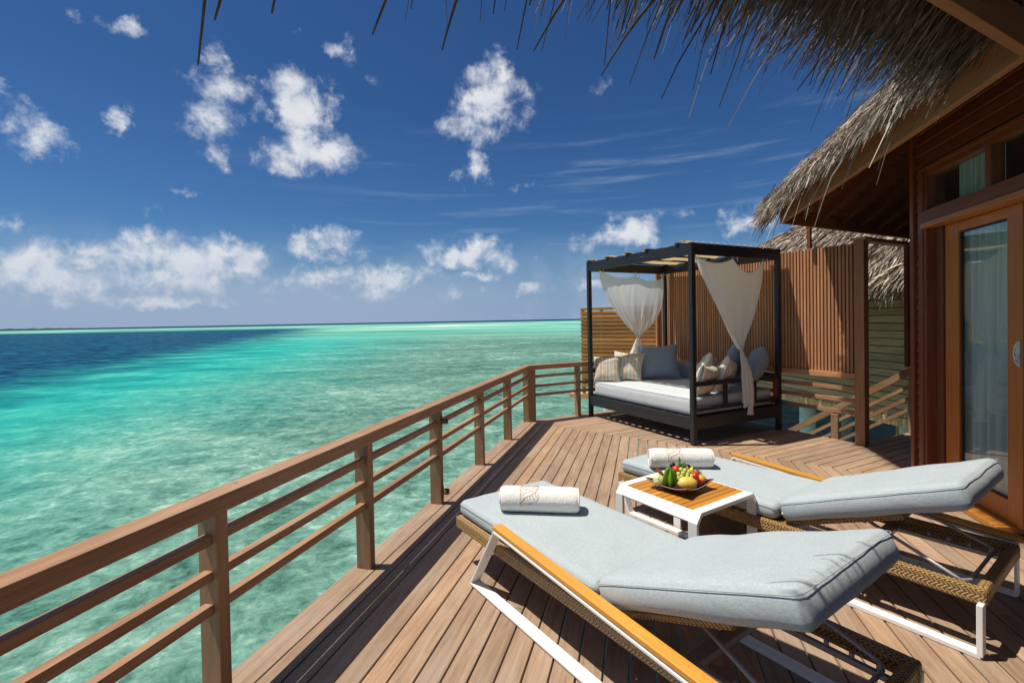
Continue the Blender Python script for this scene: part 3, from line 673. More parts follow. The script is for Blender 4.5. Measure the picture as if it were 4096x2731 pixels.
# far end wall of the villa, running inland from the corner
cb, cm = an2bm(-1.73, 4.0)
q = MB(); q.abox(cb, cb + 5, cm + .02, cm + .12, 0, 3.5, FB); q.build('end_wall', M['villa'], vl)
vb('door_casing', M['villa'], -1.962, -1.9265, 3.962, 4.10, .001, 2.21)
vb('head_trim', M['door'], -9.0, -1.935, 3.93, 4.10, 2.212, 2.255)
vb('lintel', M['villa'], -9.0, -1.925, 3.95, 4.10, 2.2555, 2.362)
vb('door_jamb', M['soffit'], -2.06, -1.9625, 4.03, 4.12, .001, 2.21)
vb('threshold', M['sill'], -2.86, -1.963, 3.925, 4.14, .001, .045, .006)
tw = vb('transom_window', M['villa'], -1.962, -1.93, 3.965, 4.06, 2.363, 2.70)
for (a0, a1, z0, z1) in ((-9., -1.93, 2.6555, 2.70), (-2.735, -2.68, 2.3635, 2.655), (-4.6, -4.55, 2.3635, 2.655)):
    q = MB(); q.abox(a0, a1, 3.972, 4.055, z0, z1, FA); q.build('transom_bar', M['villa'], tw, bevel=.002)
q = MB(); q.abox(-2.679, -1.963, 4.03, 4.034, 2.3635, 2.655, FA); q.build('pane', M['glass'], tw)
q = MB(); q.abox(-4.54, -2.736, 4.03, 4.034, 2.3635, 2.655, FA); q.build('pane', M['glass'], tw)
vb('top_trim', M['villa'], -9.0, -1.86, 3.955, 4.009, 2.7005, 2.735)
dr = MB(); dr.abox(-2.235, -2.065, 4.045, 4.09, .046, 2.21, FA); dr.abox(-2.905, -2.765, 4.045, 4.09, .046, 2.21, FA)
dr.abox(-2.764, -2.236, 4.047, 4.088, 2.135, 2.208, FA); dr.abox(-2.764, -2.236, 4.047, 4.088, .048, .20, FA)
dro = dr.build('sliding_door', M['door'], vl, bevel=.004)
q = MB(); q.abox(-2.7645, -2.2355, 4.065, 4.070, .20, 2.135, FA); q.build('pane', M['glass'], dro)
q = MB(); q.abox(-2.76, -2.24, 4.058, 4.077, .2005, .212, FA); q.abox(-2.252, -2.240, 4.058, 4.077, .213, 2.12, FA); q.abox(-2.76, -2.24, 4.058, 4.077, 2.122, 2.134, FA); q.build('pane_seal', M['rubber'], dro)
# silver D-shaped flush handle
def dshape(sc_, zs):
    pts = []
    for k in range(25):
        a = math.pi * k / 24 - math.pi / 2; pts.append((-2.893 + .062 * sc_ * math.cos(a), 1.213 + .086 * zs * math.sin(a)))
    return pts
q = MB(); pts = dshape(1, 1); nn = len(pts); rows = [[AN(a, nq, z) for a, z in pts + [pts[0]]] for nq in (4.0447, 4.038, 4.036)]
cen = AN(-2.875, 4.036, 1.213); rows.append([cen] * (nn + 1)); q.grid(rows, smooth=False); hd = q.build('handle', M['steel'], dro)
q = MB(); pts = [(a + .004, z) for a, z in dshape(.68, .70)]; q.tube([AN(a, 4.033, z) for a, z in pts[2:-2]], .0035, 8); q.build('finger_grip', M['steel'], hd)
q = MB(); q.tube([AN(-2.878, 4.028, 1.205), AN(-2.873, 4.022, 1.195), AN(-2.872, 4.024, 1.175)], .005, 8); q.build('latch', M['steel'], hd)
# second door leaf slid behind, in the dark, and the room
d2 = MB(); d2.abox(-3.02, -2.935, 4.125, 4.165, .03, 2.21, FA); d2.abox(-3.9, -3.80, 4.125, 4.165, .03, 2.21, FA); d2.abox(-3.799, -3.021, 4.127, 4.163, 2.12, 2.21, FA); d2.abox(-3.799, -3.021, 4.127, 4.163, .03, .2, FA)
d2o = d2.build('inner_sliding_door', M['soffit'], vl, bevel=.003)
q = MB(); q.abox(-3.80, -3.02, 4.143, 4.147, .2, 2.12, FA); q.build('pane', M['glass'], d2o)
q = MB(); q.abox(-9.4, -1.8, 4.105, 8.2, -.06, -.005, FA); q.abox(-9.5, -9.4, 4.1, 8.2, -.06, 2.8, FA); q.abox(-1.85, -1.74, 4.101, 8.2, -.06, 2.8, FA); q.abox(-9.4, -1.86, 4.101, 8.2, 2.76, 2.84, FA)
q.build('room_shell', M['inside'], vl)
# drapes inside the glass
def drape(nm, a0, a1, n_, z0, z1, label, folds):
    q = MB(); P = []; nu = 90
    for i in range(nu):
        s_ = i / (nu - 1); a = a0 + (a1 - a0) * s_
        P.append([AN(a + .006 * math.sin(z * 3 + i), n_ + .018 * math.sin(folds * 2 * math.pi * s_ + .5 * math.sin(9 * s_)) + .006 * math.sin(17 * s_ + z), z) for z in np.linspace(z0, z1, 8)])
    q.grid(P, lambda i, j: (i * .01, j * .3)); o = q.build(nm, M['drape']); tag(o, label, 'curtain'); return o
drape('drape', -2.75, -2.17, 4.115, .03, 2.24, 'pale full-length drape hanging inside the glass of the sliding door', 6)
drape('drape', -2.67, -2.19, 4.085, 2.30, 2.745, 'short pale drape behind the transom pane above the sliding door', 7)

# roof: eaves at z 2.55, pitch .75; edges along A (wall side), then along B on both ends
ZF = 2.55; KK = .75; n0 = 3.17; m3 = 2.641; m2 = 5.335
def solve(nq, mq):          # point with given n and m
    b = (nq - mq * C47) / S47; return BM(b, mq)
def zpl(kind, off):
    def f(x, y):
        r_ = Vector((x, y, 0)) - G; nq = r_.dot(Nv); mq = r_.dot(Mv)
        return ZF + off + KK * {1: nq - n0, 2: mq - m2, 3: mq - m3}[kind]
    return f
def roof(nm, mt, out, off0, off1, T=1.75, bev=0):
    o3 = min(out, .04); q = MB(); k2 = solve(n0 - out, m3 - o3); k1 = solve(n0 - out, m2 - out); hp = solve(n0 + T, m3 + T); vp = solve(n0 + T, m2 + T)
    b1 = (k1 - G).dot(Bv); b2 = (k2 - G).dot(Bv)
    q.prism([k2.xy, k1.xy, vp.xy, hp.xy], zpl(1, off0), zpl(1, off1))
    q.prism([k1.xy, BM(b1 - 4.6, m2 - out).xy, BM(b1 - 4.6, m2 + T).xy, vp.xy], zpl(2, off0), zpl(2, off1))
    q.prism([k2.xy, BM(b2 + 5.5, m3 - o3).xy, BM(b2 + 5.5, m3 + T).xy, hp.xy], zpl(3, off0), zpl(3, off1))
    return q.build(nm, mt, vl)
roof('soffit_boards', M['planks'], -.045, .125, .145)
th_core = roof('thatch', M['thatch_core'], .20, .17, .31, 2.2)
K1 = solve(n0, m2); K2 = solve(n0, m3); K1b = (K1 - G).dot(Bv); K2b = (K2 - G).dot(Bv)
def fas(p0, p1, inn, nm='fascia'):
    q = MB(); s0 = inn * .02; q.beam(p0 + s0 + Z3 * (ZF + .075), p1 + s0 + Z3 * (ZF + .075), .04, .15); q.build(nm, M['rail_dark'], vl, bevel=.003)
    q = MB(); q.beam(p0 - inn * .012 + Z3 * (ZF + .167), p1 - inn * .012 + Z3 * (ZF + .167), .06, .032); q.build('crown_strip', M['rail_dark'], vl, bevel=.003)
M['rail_dark'] = wood('fascia_wood', (.25, .105, .042), (.38, .17, .075), .15, .5, 45, .3, .25)
fas(K2, K1, Nv); fas(K2, BM(K2b + 5.5, m3), Mv); fas(BM(K1b - 4.6, m2), K1 + Bv * .04, Mv)
# rafters under the soffit
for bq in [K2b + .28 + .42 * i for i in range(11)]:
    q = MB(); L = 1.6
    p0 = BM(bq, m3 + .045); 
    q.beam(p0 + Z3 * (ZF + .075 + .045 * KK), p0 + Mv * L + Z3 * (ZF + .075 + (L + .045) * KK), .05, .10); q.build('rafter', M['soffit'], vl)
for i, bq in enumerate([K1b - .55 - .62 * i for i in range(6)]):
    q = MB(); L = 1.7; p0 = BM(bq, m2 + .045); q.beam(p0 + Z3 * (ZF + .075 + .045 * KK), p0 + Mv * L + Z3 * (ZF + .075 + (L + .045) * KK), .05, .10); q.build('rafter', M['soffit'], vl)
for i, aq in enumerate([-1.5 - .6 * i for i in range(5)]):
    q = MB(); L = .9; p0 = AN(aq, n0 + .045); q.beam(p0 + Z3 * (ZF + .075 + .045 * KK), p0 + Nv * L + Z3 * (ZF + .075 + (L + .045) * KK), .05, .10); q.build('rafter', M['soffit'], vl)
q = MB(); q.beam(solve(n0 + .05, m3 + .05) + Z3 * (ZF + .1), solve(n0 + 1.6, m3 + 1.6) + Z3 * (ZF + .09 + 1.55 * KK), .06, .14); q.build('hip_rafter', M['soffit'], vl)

# leaf strips of the eaves
def eave_strips(p0, p1, outv, n, offs, Lr, Wr, gr, along_j=.35, lift=.0, curl=.05, out_r=(-.25, .34), down=KK):
    p0 = np.array(p0); p1 = np.array(p1); ov = np.array(outv); al = (p1 - p0) / np.linalg.norm(p1 - p0)
    s_ = rng.random(n); base = p0 + (p1 - p0) * s_[:, None]; dq = rng.uniform(*out_r, n)
    base = base + ov * dq[:, None]; base[:, 2] = ZF - KK * dq + rng.uniform(*offs, n)
    dr_ = ov[None, :] + al[None, :] * rng.normal(0, along_j, n)[:, None]; dr_[:, 2] += -down + rng.normal(lift, .10, n)
    dr_ /= np.linalg.norm(dr_, axis=1)[:, None]
    L = rng.uniform(*Lr, n) * (1 - .3 * rng.random(n)); W = rng.uniform(*Wr, n); g = rng.uniform(*gr, n)
    v, f = ribbons(base, dr_, L, W, g, 4, curl); return v, f, 4
def xyz(v): return (v.x, v.y, v.z)
parts = []
Pn = -Nv; Pm = -Mv
e1a = solve(n0, m3 - .1); e1b = K1 + Av * .25
parts.append(eave_strips(xyz(e1a), xyz(e1b), Pn, 9500, (.22, .40), (.10, .20), (.005, .011), (.0, .35), .30, out_r=(-.30, .12)))
parts.append(eave_strips(xyz(e1a), xyz(e1b), Pn, 1700, (.20, .32), (.06, .15), (.006, .012), (.3, .9), .34, out_r=(.04, .20)))
parts.append(eave_strips(xyz(e1a), xyz(e1b), Pn, 45, (.18, .26), (.20, .36), (.005, .011), (.7, 1.4), .25, out_r=(.02, .15)))
e2a = K1 - Bv * .12; e2b = BM(K1b - 4.4, m2)
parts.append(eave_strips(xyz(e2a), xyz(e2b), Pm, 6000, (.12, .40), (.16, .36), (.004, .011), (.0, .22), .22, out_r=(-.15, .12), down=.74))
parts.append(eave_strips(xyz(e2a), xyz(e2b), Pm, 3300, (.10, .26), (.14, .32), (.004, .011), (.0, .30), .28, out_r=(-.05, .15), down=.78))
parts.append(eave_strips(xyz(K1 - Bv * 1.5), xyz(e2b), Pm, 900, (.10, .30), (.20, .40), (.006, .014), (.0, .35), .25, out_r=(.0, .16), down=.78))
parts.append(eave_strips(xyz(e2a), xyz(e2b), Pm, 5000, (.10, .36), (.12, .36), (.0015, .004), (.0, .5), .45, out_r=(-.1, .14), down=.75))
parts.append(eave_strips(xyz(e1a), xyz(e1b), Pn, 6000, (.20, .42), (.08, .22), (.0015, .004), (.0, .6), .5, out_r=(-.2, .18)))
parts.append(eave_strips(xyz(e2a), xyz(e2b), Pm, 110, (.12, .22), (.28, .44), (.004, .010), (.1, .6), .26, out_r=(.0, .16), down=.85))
e3a = K2 - Bv * .15; e3b = BM(K2b + 5.2, m3)
parts.append(eave_strips(xyz(e3a), xyz(e3b), Pm, 3200, (.20, .40), (.06, .15), (.007, .014), (.0, .4), .28, out_r=(-.35, -.02)))
# fan of strips round the hip corner
hipd = (Pn + Pm * .25).normalized()
parts.append(eave_strips(xyz(K2 + Av * -.12), xyz(K2 + Bv * .12), hipd, 800, (.18, .38), (.12, .30), (.006, .013), (.0, .5), .7, out_r=(-.2, .15), down=.6))
ribbon_object('thatch_fringe', parts, M['thatch'], th_core, (1., 1., 1., .50, .50, .45, .6, 1., .5, 1., 1.))  # overhead eave strips get a lower tone, its shade put into their colour
# a few long loose strips
loose = MB()
for (tip, dv) in (((-.741, 1.164, 2.125), .55), ((-.66, 1.10, 2.19), .18), ((-.54, 1.12, 2.215), .2), ((-.338, 1.224, 2.224), .3), ((-.174, 1.304, 2.228), .34), ((.08, 1.45, 2.30), .35), ((.31, 1.60, 2.30), .4)):
    tip = Vector(tip); top = tip + Mv * dv * .8 + Z3 * dv * .55 + Bv * random.uniform(.02, .1); pts = []
    for k in range(7):
        q_ = k / 6; pt = top.lerp(tip, q_) + Mv * -.03 * math.sin(math.pi * q_) + Z3 * .02 * math.sin(math.pi * q_); pts.append(pt)
    loose.tube(pts, [.0075 * (1 - .7 * k / 6) for k in range(7)], 5, r=.12)
loose.build('loose_strip', M['thatch'], th_core)

# ------------------------------------------------------------------ neighbouring villa
nb0 = Vector((6.04, 13.4, 0)); nw = Vector((.127, -.992, 0)).normalized(); nin = Vector((.992, .127, 0)).normalized()
FN = (nb0, nw, nin, Z3)
nv = thing('neighbour_villa', FP(FN, 4, 3, 0), 'grey weathered neighbouring water villa with lapped siding and shaggy thatched roof behind the screen', 'villa')
q = MB(); z = -.30
while z < 2.2:
    tl = (Z3 + nin * .16).normalized(); q.box(FP(FN, 4.2, -.012, z + .06), (nw, tl.cross(nw), tl), (4.2, .009, .060)); z += .136
q.build('siding', M['grey'], nv)
q = MB(); q.abox(.02, 8.38, .008, .0115, -.29, 2.3, FN); q.build('gap_shade_sheet', M['inside'], nv)  # dark sheet behind the boards puts the shade of their gaps into colour
q = MB(); q.abox(0, 8.4, .012, .12, -.30, 2.4, FN); q.abox(0, .1, .12, 5, -.3, 2.4, FN); q.build('wall', M['grey'], nv)
q = MB(); q.abox(-.1, 8.5, -.05, 9., -.46, -.305, FN); q.build('floor_edge', M['grey'], nv)
q = MB()
for k in range(45): q.abox(-6.2, -.11, -.05 + .16 * k, .10 + .16 * k, -.36, -.32, FN)
q.abox(-6.2, -.11, -.045, 7.1, -.5, -.361, FN); q.build('open_platform', M['golden'], nv)
def nh(x, y):       # roof height over local plan
    dd = min(x + .65, y + .95, 9.0 - x, 5.6 - y); dd = max(dd, 0); return 2.02 + 2.9 * (1 - math.exp(-dd / 2.35))
q = MB(); P = []
for i in range(56):
    x = -.65 + 9.65 * i / 55
    P.append([FP(FN, x, -.95 + 6.55 * j / 35, nh(x, -.95 + 6.55 * j / 35) + .04 * mnoise.noise((x * 2, j * .4, 0))) for j in range(36)])
q.grid(P); ro = q.build('thatched_roof', M['thatch_core'], nv)
nS = 15000; px_ = rng.uniform(-.65, 7.6, nS); py_ = -.95 + 2.9 * rng.random(nS) ** 1.15
base = []; drs = []
for x, y in zip(px_, py_):
    z = nh(x, y); e = .05; gx = (nh(x + e, y) - nh(x - e, y)) / (2 * e); gy = (nh(x, y + e) - nh(x, y - e)) / (2 * e)
    b_ = FP(FN, x, y, z + random.uniform(.01, .06)); dn = -(nw * gx + nin * gy) - Z3 * (gx * gx + gy * gy)
    if dn.length < 1e-3: dn = -nin
    dn.normalize(); dn = (dn + Vector(rng.normal(0, .16, 3))).normalized(); base.append(xyz(b_)); drs.append(xyz(dn))
v, f = ribbons(np.array(base), np.array(drs), rng.uniform(.18, .42, nS), rng.uniform(.010, .026, nS), rng.uniform(0, .35, nS), 3, .05)
parts = [(v, f, 3)]
n2 = 2600; px_ = rng.uniform(-.65, 7.8, n2)
base = np.array([xyz(FP(FN, x, -.92 + random.uniform(0, .12), 2.0 + random.uniform(0, .14))) for x in px_])
drs = np.array([xyz((-nin * .5 - Z3 * 1.0 + Vector(rng.normal(0, .22, 3))).normalized()) for _ in range(n2)])
v, f = ribbons(base, drs, rng.uniform(.12, .34, n2), rng.uniform(.012, .024, n2), rng.uniform(0, .6, n2), 3, .06); parts.append((v, f, 3))
ribbon_object('roof_fringe', parts, M['thatch'], ro)
pile(6.86, 11.2, .165, -.46, 'thick pale pile under the neighbouring villa, seen left of the slat screen post')
pile(7.0, 8.5, .13, -.46, 'pale pile under the neighbouring villa, seen beside the stair post')
pile(8.9, 12.9, .165, -.46, 'shaded pile under the far part of the neighbouring villa')
for (x, y) in ((6.95, 9.6), (7.3, 10.9), (7.2, 9.0)):
    o = thing('timber_strut', (x, y, WZ), 'thin dark timber strut under the neighbouring villa', 'strut', 'timber struts under the neighbouring villa'); q = MB(); q.beam((x, y, WZ - .4), (x + .12, y + .1, -.46), .09, .09); q.build('strut', M['grey'], o)
# ------------------------------------------------------------------ canopy daybed
BA = R(26.8); BO = Vector((2.0856, 5.5616, 0)); FBD = frame(BO, BA)
def BP(x, y, z): return FP(FBD, x, y, z)
bed = thing('canopy_daybed', BO, 'black four-post canopy daybed with pale blue mattress at the far end of the deck', 'daybed', rz=BA)
def bb(nm, x0, x1, y0, y1, z0, z1, mt='black', bev=.003):
    q = MB(); q.abox(x0, x1, y0, y1, z0, z1, FBD); return q.build(nm, M[mt], bed, bevel=bev)
BW, BD, BT = 1.60, 2.06, .056
for x in (0, BW - BT):
    for y in (0, BD - BT): bb('post', x, x + BT, y, y + BT, .001, 2.362)
e_ = .002
bb('top_beam', e_, .04, BT, BD - BT, 2.222, 2.360); bb('top_beam', BW - .04, BW - e_, BT, BD - BT, 2.222, 2.360)
bb('top_beam', BT, BW - BT, e_, .04, 2.222, 2.358); bb('top_beam', BT, BW - BT, BD - .04, BD - e_, 2.222, 2.358)
bb('seat_beam', e_, .04, BT, BD - BT, .178, .325); bb('seat_beam', BW - .04, BW - e_, BT, BD - BT, .178, .325)
bb('seat_beam', BT, BW - BT, e_, .04, .178, .325); bb('seat_beam', BT, BW - BT, BD - .04, BD - e_, .178, .325)
q = MB()
for k in range(14): q.abox(.04, BW - .04, .10 + k * .138, .17 + k * .138, .30, .318, FBD)
q.build('bed_slats', M['black'], bed)
for y0 in (.012, BD - .052):
    bb('arm_rail', BT, BW - BT, y0, y0 + .04, .680, .738); bb('arm_rail', BT, BW - BT, y0, y0 + .04, .386, .428)
    for x in (.55, 1.08): bb('arm_spindle', x, x + .05, y0 + .004, y0 + .036, .428, .68)
    bb('arm_spindle', BW - BT - .055, BW - BT - .001, y0 + .003, y0 + .037, .428, .68, 'villa')
for y in (BD - .052,):
    pass
bb('back_rail', BW - .05, BW - .012, BT, BD - BT, .680, .738); bb('back_rail', BW - .05, BW - .012, BT, BD - BT, .386, .428)
for y in (2.0, 1.55, 1.12, .74, .22): bb('roof_slat', -.015, BW + .01, y - .03, y + .03, 2.3625, 2.383)
# canopy canvas threaded over the slats, laced at the edges
q = MB(); P = []
for i in range(34):
    x = .06 + 1.48 * i / 33; row = []
    for j in range(70):
        y = .06 + 1.94 * j / 69; near_s = min(abs(y - s_) for s_ in (2.0, 1.55, 1.12, .74, .22))
        z = 2.390 - .030 * min(1, near_s / .16) ** 1.3 + .010 * math.sin(x * 11) * math.sin(y * 5 + 1) + .008 * mnoise.noise((x * 6, y * 6, 0))
        ex = min(x - .06, 1.54 - x); z += .018 * math.exp(-ex / .05) * math.sin(y * 17)
        row.append(BP(x, y, z))
    P.append(row)
q.grid(P, lambda i, j: (i * .04, j * .03)); q.build('canopy_canvas', M['canopy'], bed)
q = MB()
for y in (1.93, 1.60, 1.15, .80, .16):
    c = BP(.03, y, 2.388); pts = [c + Vector((math.cos(k * .9) * .03, math.sin(k * .9) * .035, .012 * math.sin(k * 1.7))) for k in range(8)]; q.tube(pts, .006, 6)
for k in range(12):
    y = .12; x = .12 + k * .12; q.tube([BP(x, .055, 2.388), BP(x + .01, .02, 2.372), BP(x + .015, -.002, 2.34)], .003, 5)
q.build('lacing', M['canopy'], bed)

def cushion(q, F, hx, hy, hz, r=.03, n=(16, 30, 5), puff=.0, wr=.0, seed=0, edge_drop=0.):
    """rounded block with puffed faces, centred in frame F"""
    def mp(p):
        v = Vector((p[0] * hx, p[1] * hy, p[2] * hz)); c = Vector((max(-hx + r, min(hx - r, v.x)), max(-hy + r, min(hy - r, v.y)), max(-hz + r, min(hz - r, v.z))))
        dv = v - c
        if dv.length > 1e-9: v = c + dv.normalized() * r
        fx = 1 - p[0] ** 2; fy = 1 - p[1] ** 2
        v.z += p[2] * puff * (max(fx, 0) ** .5) * (max(fy, 0) ** .5)
        v.x += p[0] * puff * .5 * (1 - p[2] ** 2) * max(fy, 0) ** .3
        v.y += p[1] * puff * .5 * (1 - p[2] ** 2) * max(fx, 0) ** .3
        if wr:
            w_ = mnoise.noise((v.x * 5 + seed, v.y * 5, v.z * 6)) * wr + mnoise.noise((v.x * 14 + seed, v.y * 9, v.z * 14)) * wr * .4
            cn = abs(p[0]) ** 6 + abs(p[1]) ** 6
            w_ += math.sin(v.x * 70 + v.y * 18 + seed) * wr * .03 * min(1, cn) * 1.
            v.z += w_ * (.4 + .6 * abs(p[2])); v.y += w_ * .5
        return FP(F, *v)
    nx, ny, nz = n
    def lin(k): return [-1 + 2 * i / k for i in range(k + 1)]
    def warp(a, h):     # more samples close to the rounded rim
        return math.copysign(1 - (1 - abs(a)) ** 1.5, a)
    X = [warp(a, hx) for a in lin(nx)]; Y = [warp(a, hy) for a in lin(ny)]; Z = [warp(a, hz) for a in lin(nz)]
    uvf = lambda A, B, ha, hb: (lambda i, j: (A[i % len(A)] * ha, B[j] * hb))
    q.grid([[mp((x, y, 1)) for y in Y] for x in X], uvf(X, Y, hx, hy)); q.grid([[mp((x, y, -1)) for y in Y] for x in X], uvf(X, Y, hx, hy))
    q.grid([[mp((x, 1, z)) for z in Z] for x in X], uvf(X, Z, hx, hz)); q.grid([[mp((x, -1, z)) for z in Z] for x in X], uvf(X, Z, hx, hz))
    q.grid([[mp((1, y, z)) for z in Z] for y in Y], uvf(Y, Z, hy, hz)); q.grid([[mp((-1, y, z)) for z in Z] for y in Y], uvf(Y, Z, hy, hz))
def rim(F, hx, hy, z, r, rad=.0032, puff=0, inset=0., wob=.0):
    pts = []
    def add(x, y): pts.append(FP(F, x, y, z + (wob * mnoise.noise((x * 8, y * 8, 1)) if wob else 0)))
    hx -= inset; hy -= inset
    for (cx, cy, a0) in ((hx - r, hy - r, 0), (-hx + r, hy - r, 90), (-hx + r, -hy + r, 180), (hx - r, -hy + r, 270)):
        for k in range(7):
            a = R(a0 + 15 * k); add(cx + r * math.cos(a), cy + r * math.sin(a))
        # long sides get intermediate points
        nx_, ny_ = {0: (-1, 0), 90: (0, -1), 180: (1, 0), 270: (0, 1)}[a0]
        L = 2 * ((hx if nx_ else hy) - r); ex, ey = (cx + r * math.cos(R(a0 + 90)), cy + r * math.sin(R(a0 + 90)))
        for k in range(1, 16): add(ex + nx_ * L * k / 16, ey + ny_ * L * k / 16)
    pts.append(pts[0]); q = MB(); q.tube(pts, rad, 6, cap=False); return q
F = (BP(.785, 1.03, .432), FBD[1], FBD[2], Z3)
q = MB(); cushion(q, F, .725, .955, .104, .035, (18, 26, 5), .004, .002, 3); mo = q.build('mattress', M['bed_blue'], bed, weld=True)
rim(F, .725, .955, .100, .035, .003).build('piping', M['bed_blue'], mo)

# cushions on the daybed
def pillow(nm, mt, c, nrm, upd, sx, sy, th, label, group=None, ear=.10, seed=0, fold=0.):
    """c centre, nrm the face normal, upd direction of the top edge"""
    Zn = Vector(nrm).normalized(); Yn = (Vector(upd) - Zn * Vector(upd).dot(Zn)).normalized(); Xn = Yn.cross(Zn)
    F = (Vector(c), Xn, Yn, Zn); q = MB(); n_ = 26
    def mp(u, v, s):
        e = 1 - ear * (1 - v * v) ** 1.2; f = 1 - ear * (1 - u * u) ** 1.2
        x = sx / 2 * u * e; y = sy / 2 * v * f
        t_ = th / 2 * (max(0, 1 - u ** 4) * max(0, 1 - v ** 4)) ** .55
        ang = math.atan2(v, u); rr_ = math.hypot(u, v)
        w_ = .010 * mnoise.noise((u * 2.2 + seed, v * 2.2, s)) + .006 * mnoise.noise((u * 5 + seed, v * 5, s * 3)) + .0035 * math.sin(ang * 22 + seed) * max(0, rr_ - .75) * 2
        z = s * (t_ + w_ * min(1, t_ / .02)) + fold * (u * u - .3) * .5 * sx
        return FP(F, x, y, z)
    U = [math.sin(math.pi / 2 * (-1 + 2 * i / n_)) for i in range(n_ + 1)]
    for s in (1, -1): q.grid([[mp(u, v, s) for v in U] for u in U], lambda i, j: (U[i] * sx / 2 + .5 + seed * .13, U[j] * sy / 2))
    o = q.build(nm, M[mt], None, weld=True); tag(o, label, 'cushion', group)
    pts = [mp(u, -1, 1) for u in U] + [mp(1, v, 1) for v in U] + [mp(-u, 1, 1) for u in U] + [mp(-1, -v, 1) for v in U]
    q = MB(); q.tube(pts, .0028, 5, cap=False); q.build('seam', M[mt], None).parent = o
    return o
bx, by = FBD[1], FBD[2]
def toward(x, y, z): return bx * x + by * y + Z3 * z
pillow('cushion', 'stripe', BP(.24, 1.90, .72), toward(-.66, -.72, .36), Z3 + toward(.3, .5, 0) * .2, .40, .41, .17, 'striped cushion nearest the left front post of the canopy bed', 'striped cushions on the canopy bed', seed=1)
pillow('cushion', 'stripe', BP(.56, 1.80, .755), toward(-.70, -.66, .34), Z3 + bx * .12, .46, .45, .20, 'striped cushion between the front left striped one and the big slate blue cushion', 'striped cushions on the canopy bed', seed=2)
pillow('cushion', 'pill_blue', BP(1.06, 1.66, .80), toward(-.62, -.72, .40), Z3 - bx * .02 + by * .05, .62, .56, .26, 'large slate blue cushion, part sunlit, leaning at the back left of the canopy bed', 'blue cushions on the canopy bed', seed=3)
F = (BP(1.49, 1.05, .655), by, -bx, Z3); q = MB(); cushion(q, F, .62, .075, .13, .05, (22, 10, 8), .01, .003, 8)
tag(q.build('bolster', M['pill_blue'], None, weld=True), 'long low blue back bolster along the rear rail of the canopy bed', 'bolster')
pillow('cushion', 'stripe', BP(.76, .50, .79), toward(-.40, .80, .45), Z3 + bx * .25, .50, .46, .17, 'striped cushion lying furthest back on the right side of the canopy bed', 'striped cushions on the canopy bed', seed=4)
pillow('cushion', 'stripe', BP(.36, .15, .72), toward(-.20, .90, .36), Z3 + bx * .18 - by * .3, .40, .40, .17, 'small sunlit striped cushion right behind the near front post of the canopy bed', 'striped cushions on the canopy bed', seed=5)
pillow('cushion', 'stripe', BP(.74, .17, .745), toward(-.35, .85, .30), Z3 + bx * .45 - by * .25, .46, .47, .16, 'tilted striped cushion leaning on the side rail left of the gathered curtain tail', 'striped cushions on the canopy bed', seed=6)
pillow('cushion', 'pill_blue', BP(1.27, .14, .83), toward(-.45, .80, .42), Z3 + bx * .55 - by * .35, .56, .50, .24, 'large blue cushion leaning over the side rail beside the right rear post', 'blue cushions on the canopy bed', seed=7)
pillow('cushion', 'pill_blue', BP(1.18, .40, .87), toward(-.35, .85, .35), Z3 + bx * .28, .50, .50, .20, 'shaded blue cushion behind the one leaning over the side rail', 'blue cushions on the canopy bed', seed=8)

